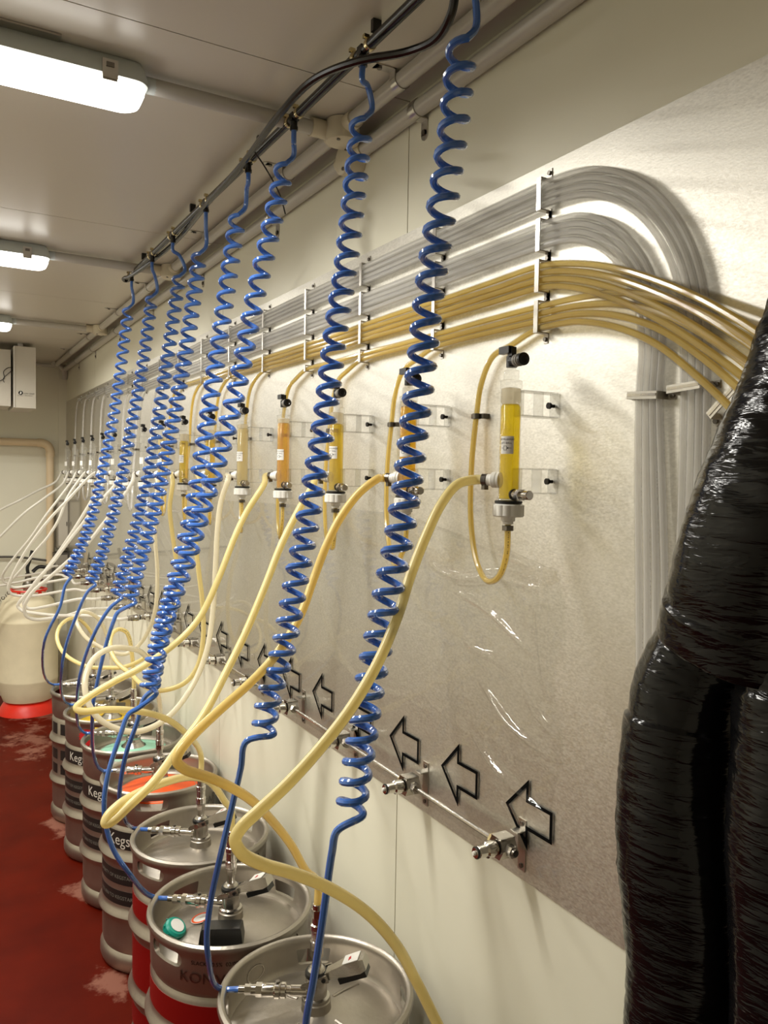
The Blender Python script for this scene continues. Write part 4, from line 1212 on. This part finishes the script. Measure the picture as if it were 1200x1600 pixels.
# ------------------------------------------------------------------ couplers
GD = V((-.86, .5, 0)).normalized()
HD = V((.76, -.65, 0)).normalized()
def make_coupler():
    t = thing('keg_coupler', 'steel keg coupler', 'coupler', (0, 0, 0), 0, 'keg couplers')
    MB().lathe([(.0225, .013), (.0265, .0235), (.0265, .030), (.021, .032), (.0205, .075), (.018, .082), (.012, .088)], (0, 0, 0), (0, 0, 1), 28).build('body', 'steel', t)
    MB().lathe([(.0215, .0705), (.0225, .071), (.0225, .078), (.0195, .0822)], (0, 0, 0), (0, 0, 1), 24).build('seal_ring', 'black_plastic', t)
    g = V((0, 0, .038))
    gc_ = MB().lathe([(.0105, .016), (.0105, .05), (.0088, .051), (.0088, .058)], g, GD, 18)
    gc_.lathe([(.0125, .058), (.0150, .060), (.0150, .068), (.0135, .070), (.0160, .072), (.0160, .080), (.0128, .083), (.0128, .104), (.0118, .106)], g, GD, 22)
    gc_.hexnut(g + GD * .106, g + GD * .118, .0130).lathe([(.010, .118), (.010, .127)], g, GD, 16).hexnut(g + GD * .127, g + GD * .140, .0098).lathe([(.0072, .14), (.0072, .152)], g, GD, 14)
    gc_.build('gas_connector', 'chrome', t)
    MB().box(g + GD * .076 + V((0, 0, .0155)), (.008, .008, .006)).build('release_tab', 'steel_dark', t)
    b_ = MB().lathe([(.0095, .086), (.0095, .108)], (0, 0, 0), (0, 0, 1), 18).hexnut((0, 0, .108), (0, 0, .122), .0128)
    b_.lathe([(.0105, .122), (.0135, .124), (.0135, .140), (.0115, .142), (.0115, .160), (.0130, .162), (.0130, .172), (.0105, .174), (.0105, .186)], (0, 0, 0), (0, 0, 1), 20)
    b_.hexnut((0, 0, .186), (0, 0, .202), .0118).lathe([(.0098, .202), (.0098, .212), (.0088, .213)], (0, 0, 0), (0, 0, 1), 18)
    b_.build('beer_connector', 'chrome', t)
    # lever
    hn = V((-HD.y, HD.x, 0))
    upv = V((HD.x * .42, HD.y * .42, .907)).normalized()
    fwv = hn.cross(upv) if hn.cross(upv).dot(HD) > 0 else upv.cross(hn)
    fwv = V((HD.x * .91, HD.y * .91, .415))
    nrm = V((-HD.x * .415, -HD.y * .415, .91))
    o = V((0, 0, .066))
    hd = MB()
    sec = [(-.026, .019, -.006, .004), (.0, .021, -.007, .006), (.024, .017, -.006, .007), (.040, .0145, -.005, .009), (.066, .019, -.008, .013), (.096, .020, -.010, .014), (.108, .017, -.008, .011)]
    vs, fs = [], []
    for (a, hw, l_, h_) in sec:
        c = o + fwv * a
        vs += [c + hn * hw + nrm * l_, c + hn * hw * .8 + nrm * h_, c - hn * hw * .8 + nrm * h_, c - hn * hw + nrm * l_]
    for q in range(len(sec) - 1):
        for e in range(4):
            fs.append((q * 4 + e, q * 4 + (e + 1) % 4, q * 4 + 4 + (e + 1) % 4, q * 4 + 4 + e))
    fs += [(0, 1, 2, 3), tuple((len(sec) - 1) * 4 + e for e in (3, 2, 1, 0))]
    # fork that straddles the beer connector: cut the first part into two cheeks
    vs2, fs2 = [], []
    for sgn in (1, -1):
        hd.prism([(-.028, -.005), (.030, -.007), (.030, .007), (-.02, .006), (-.028, .002)], o + hn * (sgn * .0185), fwv, nrm, hn * sgn, .004)
    vs = vs[8:]; fs = []
    m_ = len(sec) - 2
    for q in range(m_ - 1):
        for e in range(4):
            fs.append((q * 4 + e, q * 4 + (e + 1) % 4, q * 4 + 4 + (e + 1) % 4, q * 4 + 4 + e))
    fs += [(0, 1, 2, 3), tuple((m_ - 1) * 4 + e for e in (3, 2, 1, 0))]
    hd.add(vs, fs)
    h = hd.build('handle', 'steel', t)
    MB().prism([(.066, -.015), (.099, -.0155), (.099, .0155), (.066, .015)], o + nrm * .0138, fwv, hn, nrm, .0012).build('label_plate', 'sticker_white', h)
    MB().prism([(.078, -.008), (.083, -.003), (.081, .006), (.077, .003)], o + nrm * .0151, fwv, hn, nrm, .0004).build('red_print', 'red_sticker', h)
    MB().prism([(.045, -.0125), (.104, -.016), (.104, .016), (.045, .0125)], o - nrm * .0105, fwv, hn, -nrm, .011).build('grip', 'black_plastic', h)
    for sgn in (1, -1):
        MB().cyl(o + hn * (sgn * .0226), o + hn * (sgn * .0255), .0062, seg=14).build('pivot_pin', 'chrome', h)
        MB().cyl(o + fwv * .022 + hn * (sgn * .0226), o + fwv * .022 + hn * (sgn * .0245), .004, seg=10).build('stop_pin', 'black_plastic', h)
    return t
cp0 = make_coupler()
CLAB = ['below the bottom edge of the picture', 'on the nearest plain keg', 'on the keg with the black tray', 'on the second red banded keg', 'above the orange card',
        'above the mint green card', 'above the yellow card', 'on the farthest keg']
CROT = [0, 0, -.1, -.1, .1, 0, -.1, .1]
gas_tip, beer_tip = [], []
for k, (x, y) in enumerate(KEGS):
    c = cp0 if k == 0 else copy_tree(cp0)
    lift = NECK + (.012 if k >= 4 else 0)
    c.location = (x, y, lift)
    c.rotation_euler = (0, 0, CROT[k])
    c['label'] = 'steel keg coupler with lever handle ' + CLAB[k]
    R_ = Matrix.Rotation(CROT[k], 3, 'Z')
    gas_tip.append((V((x, y, lift)) + R_ @ (V((0, 0, .038)) + GD * .152), R_ @ GD))
    beer_tip.append(V((x, y, lift + .208)))
for k in (4, 5, 6):
    MB().lathe([(.046, .0), (.044, .004), (.028, .022), (.0255, .034)], (0, 0, -.012), (0, 0, 1), 28).build('flared_skirt', 'steel', [o for o in bpy.data.objects if o.name.startswith('keg_coupler')][k])

# ------------------------------------------------------------------ hoses from the sight glasses
HMAT = {1: 'hose_beer', 2: 'hose_golden', 3: 'hose_beer', 4: 'hose_beer', 5: 'hose_pale', 6: 'hose_beer', 7: 'hose_beer', 8: 'hose_pale'}
HDESC = {1: 'pale yellow hose from the nearest sight glass, folding back at the lower left', 2: 'golden hose from the second sight glass to the nearest keg',
         3: 'yellow hose from the third sight glass, folding back above the red banded kegs', 4: 'yellow hose from the fourth sight glass, folding back over the far kegs',
         5: 'whitish hose from the fifth sight glass making a big loop', 6: 'pale yellow hose from the sixth sight glass with a small loop',
         7: 'yellow hose from the seventh sight glass, leftmost loop to the farthest keg', 8: 'cream hose from the eighth sight glass looping by the wash rail'}
HKEG = {1: 0, 2: 1, 3: 2, 4: 3, 5: 4, 6: 5, 7: 7, 8: 6}
HRAIL = {9: 9, 10: 8, 11: 10, 12: 11, 13: 12, 14: 13, 15: 14, 16: 15}
HR = .0078
for h, P in HOSES.items():
    s = V((-.003, gy(h - 1), 1.558)) + pi_
    pts = [s + IN_DIR * .034, s + IN_DIR * .055] + [V(q) for q in P]
    if h <= 8:
        b_ = beer_tip[HKEG[h]]
        if h != 1:
            if h in (4, 5, 6, 7, 8):
                pts = pts[:-1]
            pts += [b_ + V((0, 0, .045)), b_ + V((0, 0, .0))]
        else:
            pts = pts[:-1] + [b_ + V((-.03, .04, .03)), b_]
        o = MB().tube(pts, HR, 12, smooth=7).build('beer_hose', HMAT[h])
        tag(o, HDESC[h], 'hose', 'beer hoses')
    else:
        j_ = HRAIL[h]
        e = V((-.003 - .095, 1.031 + .3007 * j_, .975))
        pts += [e + V((-.075, 0, -.002)), e + V((-.04, 0, 0))]
        o = MB().tube(pts, HR * .95, 12, smooth=7).build('rinse_hose', 'hose_white')
        tag(o, 'white hose from the %s sight glass back to the %s rail fitting' % (ORD[h - 1], ORD[j_]), 'hose', 'white rinse hoses')
        MB().lathe([(.0085, .0), (.0115, .001), (.0115, .012), (.0100, .013), (.0130, .015), (.0130, .032), (.0142, .034), (.0142, .046), (.0115, .048)], e + V((-.045, 0, 0)), (1, 0, 0), 18).build('coupling', 'steel', o)

# ------------------------------------------------------------------ blue coiled gas hoses
BR = .0055
CRAD = .0178
CDESC = ['nearest blue coil hose, tail dropping past the nearest keg', 'second blue coil hose, feeding the nearest keg', 'third blue coil hose, tail bowing out to the keg with the black tray',
         'fourth blue coil hose, crossing behind the third', 'fifth blue coil hose, feeding the keg with the orange card', 'sixth blue coil hose from the camera',
         'seventh blue coil hose from the camera', 'farthest and leftmost blue coil hose, bunched at its foot']
DENS = [(1.14, .86), (1.12, .88), (1.2, .8), (1.15, .85), (1.2, .8), (1.2, .8), (1.25, .75), (1.35, .6)]
TURNS = [34, 34, 34, 34, 33, 33, 33, 33]
MANX, MANZ = -.204, 2.338
MANY = [.935, 1.262, 1.565, 1.838, 2.172, 2.512, 2.778, 3.094]
for c in range(1, 9):
    ax, tail = COILS[c]
    A = spline(ax, 12)
    L = [0.0]
    for q in range(1, len(A)):
        L.append(L[-1] + (A[q] - A[q - 1]).length)
    tot = L[-1]
    def at(s):
        s = max(0.0, min(1.0, s)) * tot
        for q in range(1, len(A)):
            if L[q] >= s:
                f_ = (s - L[q - 1]) / max(L[q] - L[q - 1], 1e-9)
                return A[q - 1].lerp(A[q], f_)
        return A[-1].copy()
    p0, p1 = DENS[c - 1]
    turns = TURNS[c - 1]
    top = V((MANX, MANY[c - 1], MANZ - .02))
    pts = []
    npt = turns * 16
    # pitch falls from p0 to p1: s(t) with ds/dt linear
    ph0 = 2.2
    hel = []
    for q in range(npt + 1):
        t = q / npt
        s = (p0 * t + (p1 - p0) * t * t / 2) / ((p0 + p1) / 2)
        a = ph0 + 2 * pi * turns * t
        T_ = (at(s + .01) - at(s - .01)).normalized()
        xx = V((0, 1, 0)) - T_ * T_.y
        xx.normalize()
        yy = T_.cross(xx)
        hel.append(at(s) + (xx * cos(a) + yy * sin(a)) * CRAD)
    h0 = hel[0]
    lead = spline([top, top + V((0, 0, -.03)), (h0 + top) / 2 + V((0, 0, .01)), h0 + V((0, 0, .018)), hel[3]], 5)[:-1]
    tip, gd = gas_tip[c - 1]
    tl = [V(q) for q in tail]
    if c >= 5:
        tl = tl[:-2]
    elif c == 2:
        tl = tl[:-1]
    elif c >= 3:
        tl = tl[:-1]
    tl += [tip + gd * .035, tip - gd * .004]
    end = spline([hel[-3], hel[-1]] + tl, 7)
    o = MB().tube(lead + hel[3:-2] + end, BR, 9).build('coil_hose', 'blue_hose')
    tag(o, CDESC[c - 1], 'coil hose', 'blue coiled gas hoses')

# ------------------------------------------------------------------ gas manifold and black hose on the ceiling
mf = thing('gas_manifold', 'black gas pipe along the ceiling with a tee for each blue coil', 'gas pipe', (MANX, 0, MANZ))
ys = [-.70] + MANY + [3.15]
for a, b_ in zip(ys[:-1], ys[1:]):
    g0 = .0 if a == ys[0] else .03
    g1 = .03 if b_ != ys[-1] else 0
    MB().cyl((0, a + g0, 0), (0, b_ - g1, 0), .0095, seg=14).build('pipe_run', 'black_hose', mf)
for y in MANY:
    te = MB().cyl((0, y - .018, 0), (0, y + .018, 0), .0085, seg=12).cyl((0, y, 0), (0, y, -.024), .0072, seg=12).box((0, y, 0), (.016, .016, .016))
    te.lathe([(.0062, 0), (.0085, .001), (.0085, .008), (.0062, .009)], (0, y, -.018), (0, 0, -1), 12)
    tt = te.build('tee', 'black_plastic', mf)
    for s_ in (-1, 1):
        MB().lathe([(.0098, 0), (.0112, .0008), (.0112, .008), (.0098, .0088)], (0, y + s_ * .026 - .0044, 0), (0, 1, 0), 14).box((-.008, y + s_ * .026, .011), (.010, .008, .006)).build('hose_clamp', 'brass_nickel', tt)
for y in (.55, 1.215, 1.76, 2.3, 2.9):
    MB().box((0, y, .0205), (.016, .009, .021)).build('pipe_clip', 'black_plastic', mf)
tag(MB().tube([(-.215, 3.16, 2.337), (-.212, 3.1, 2.328), (-.181, 2.601, 2.333), (-.215, 2.092, 2.322), (-.23, 1.801, 2.317), (-.255, 1.529, 2.314), (-.255, 1.348, 2.314), (-.224, 1.24, 2.306), (-.175, 1.152, 2.297),
               (-.165, 1.081, 2.29), (-.174, 1.03, 2.302), (-.182, 1.005, 2.33), (-.184, .95, 2.352), (-.184, .6, 2.357), (-.184, -.7, 2.357)], .0072, 10, smooth=8).build('black_hose', 'black_hose'),
    'loose black hose twisting along the ceiling pipe and sagging near the camera', 'hose')
tag(MB().tube([(-.198, 3.15, 2.337), (-.195, 3.19, 2.336), (-.205, 3.205, 2.336), (-.215, 3.19, 2.337), (-.215, 3.165, 2.337)], .0068, 10, smooth=5).build('hose_end_loop', 'black_hose'),
    'black hose doubling back at the far end of the ceiling pipe', 'hose')
ct = MB().tube([(-.235, 1.72, 2.318), (-.2, 1.735, 2.29), (-.16, 1.745, 2.24), (-.145, 1.748, 2.2)], .0018, 6, smooth=5)
tag(ct.build('cable_tie', 'black_plastic'), 'loose black cable tie tail hanging from the ceiling hose', 'cable tie')

# ------------------------------------------------------------------ far end: barrel, cooler, pipes, boxes
BX, BY = -.305, 5.70
b_ = thing('plastic_keg', 'cream plastic keg with red base and red top ring on the floor', 'keg', (BX, BY, 0))
MB().lathe([(.10, .055), (.155, .085), (.178, .15), (.183, .21), (.1845, .215), (.1845, .225), (.183, .23), (.183, .60), (.1845, .605), (.1845, .615), (.182, .62), (.176, .68), (.155, .74), (.115, .782), (.06, .80), (.03, .805)], (0, 0, 0), (0, 0, 1), 40).build('shell', 'barrel_cream', b_)
MB().lathe([(.168, 0), (.190, 0), (.186, .012), (.155, .062), (.135, .075), (.128, .07)], (0, 0, 0), (0, 0, 1), 40).build('base_ring', 'red_plastic', b_)
tr = MB().lathe([(.104, .800), (.116, .802), (.120, .808), (.116, .815), (.104, .815), (.100, .808), (.104, .800)], (0, 0, 0), (0, 0, 1), 36, caps=False)
for q in range(5):
    a = q * 2 * pi / 5 + .3
    tr.box((.108 * cos(a), .108 * sin(a), .793), (.016, .016, .016), Matrix.Rotation(a, 3, 'Z'))
tr.build('top_ring', 'red_plastic', b_)
MB().lathe([(.032, .8045), (.032, .83), (.026, .832)], (0, 0, 0), (0, 0, 1), 20).build('neck', 'steel', b_)
c = thing('barrel_coupler', 'dark coupler with raised lever on the cream plastic keg', 'coupler', (BX, BY, .832))
MB().lathe([(.034, .001), (.036, .01), (.03, .03), (.02, .05), (.018, .085)], (0, 0, 0), (0, 0, 1), 20).build('body', 'steel_dark', c)
MB().tube([(0, 0, .08), (-.005, .0, .12), (.01, .0, .17), (.025, 0, .235)], .011, 10, smooth=4).build('lever', 'black_plastic', c)
MB().lathe([(.01, .02), (.01, .06), (.013, .062), (.013, .09), (.008, .092), (.008, .11)], (0, 0, .04), (.95, -.3, .05), 14).build('outlet', 'steel_dark', c)
MB().tube([(.03, .03, .09), (.07, .04, .12), (.13, .05, .11)], .012, 10, smooth=4).build('side_grip', 'black_plastic', c)
ch = MB()
for q in range(7):
    a = pi + .25 + .0 * q
    x, y, z = -.125 - .016 * q, -.10 + .004 * q, -.025 - .018 * q + .0008 * q * q
    ch.lathe([(.009, -.002), (.012, 0), (.009, .002), (.007, 0), (.009, -.002)], (x, y, z), (1, 0, .4) if q % 2 else (.2, 1, 0), 12, caps=False)
tag(ch.build('chain', 'steel_dark', None, (BX, BY, .832)), 'short dark chain hanging at the left of the red ring', 'chain')

cl = thing('cooler_unit', 'white ceiling cooler unit with a logo sticker hanging at the far end', 'cooler', (-.30, 5.3, CEIL))
MB().box((-.70, .22, -.215), (1.13, .36, .34)).build('casing', 'cooler_white', cl)
ec = MB().box((-.061, .20, -.21), (.122, .42, .37)).build('end_cover', 'cooler_white', cl)
MB().box((-.121, -.012, -.21), (.004, .012, .368)).build('cover_lip', 'sticker_white', ec)
MB().box((-.26, .03, -.39), (.11, .03, .022)).build('drain_bracket', 'sticker_white', cl)
MB().cyl((-.235, .012, -.39), (-.235, .016, -.39), .006, seg=10).build('bolt', 'steel_dark', cl)
for x in (-.08, -.55):
    MB().box((x, .2, -.012), (.03, .3, .024)).build('hanger', 'zinc', cl)
MB().tube([(-.255, .025, -.05), (-.255, .028, -.2), (-.255, .025, -.36)], .006, 8, smooth=4).build('hinge_rod', 'grey_plastic', cl)
MB().tube([(-.125, .036, -.15), (-.15, .03, -.155), (-.175, .03, -.18), (-.172, .03, -.22), (-.2, .03, -.24), (-.25, .03, -.28)], .0022, 6, smooth=5).build('wire', 'black_rubber', cl)
MB().tube([(-.125, .036, -.165), (-.15, .03, -.19), (-.178, .03, -.225), (-.172, .03, -.245)], .0018, 6, smooth=5).build('wire', 'black_rubber', cl)
lg = MB().lathe([(.0125, 0), (.0125, .0006)], (-.085, -.0102, -.305), (0, -1, 0), 24)
lg.build('logo_disc', 'ink', ec)
MB().prism([(-.006, -.008), (.004, -.006), (.006, .004), (-.002, .009), (-.004, .0)], (-.085, -.0109, -.305), (1, 0, 0), (0, 0, 1), (0, -1, 0), .0003).build('logo_leaf', 'sticker_white', ec)
lt = MB()
flat_text(lt, 'LOW GWP', .0125, (-.04, -.0108, -.308), (1, 0, 0), (0, 0, 1))
flat_text(lt, 'REFRIGERANT', .0072, (-.04, -.0108, -.320), (1, 0, 0), (0, 0, 1))
flat_text(lt, 'LOW IMPACT', .006, (-.085, -.0108, -.322), (1, 0, 0), (0, 0, 1))
lt.build('lettering', 'ink', ec)

pp = thing('drain_pipe', 'cream plastic drain pipe turning down the back wall', 'pipe', (-.118, 6.12, 0))
MB().cyl((-1.6, 0, 1.795), (-.05, 0, 1.795), .026, seg=20).build('pipe_run', 'pvc', pp)
MB().tube([(-.085, 0, 1.795), (-.045, 0, 1.792), (-.015, 0, 1.775), (0, 0, 1.742), (0, 0, 1.70)], .030, 18, smooth=6).build('elbow', 'pvc', pp)
MB().cyl((0, 0, .955), (0, 0, 1.71), .026, seg=20).build('pipe_run', 'pvc', pp)
MB().cyl((0, 0, .93), (0, 0, .985), .030, seg=20).build('socket', 'pvc', pp)
MB().cyl((0, 0, .02), (0, 0, .94), .024, seg=16).build('pipe_run', 'enclosure_grey', pp)
e1 = thing('wall_enclosure', 'pale grey upright enclosure in the far corner beside the drain pipe', 'enclosure', (-.042, 6.10, 1.05))
MB().box((0, 0, .17), (.075, .12, .34)).build('box', 'enclosure_grey', e1)
MB().box((0, -.061, .17), (.06, .003, .31)).build('door', 'cooler_white', e1)
MB().box((.024, -.064, .17), (.005, .004, .03)).build('latch', 'steel_dark', e1)
e2 = thing('control_box', 'dark box under the pale enclosure in the far corner', 'box', (-.055, 6.09, .86))
MB().box((0, 0, .08), (.10, .13, .15)).build('box', 'enclosure_dark', e2)
MB().box((0, -.067, .08), (.08, .004, .12)).build('cover', 'enclosure_grey', e2)
tag(MB().tube([(-1.3, 6.14, 1.02), (-.75, 6.135, .99), (-.35, 6.13, .985), (-.18, 6.12, .96), (-.1, 6.1, .95)], .008, 8, smooth=6).build('cable', 'enclosure_dark'), 'dark cable drooping along the back wall', 'cable')
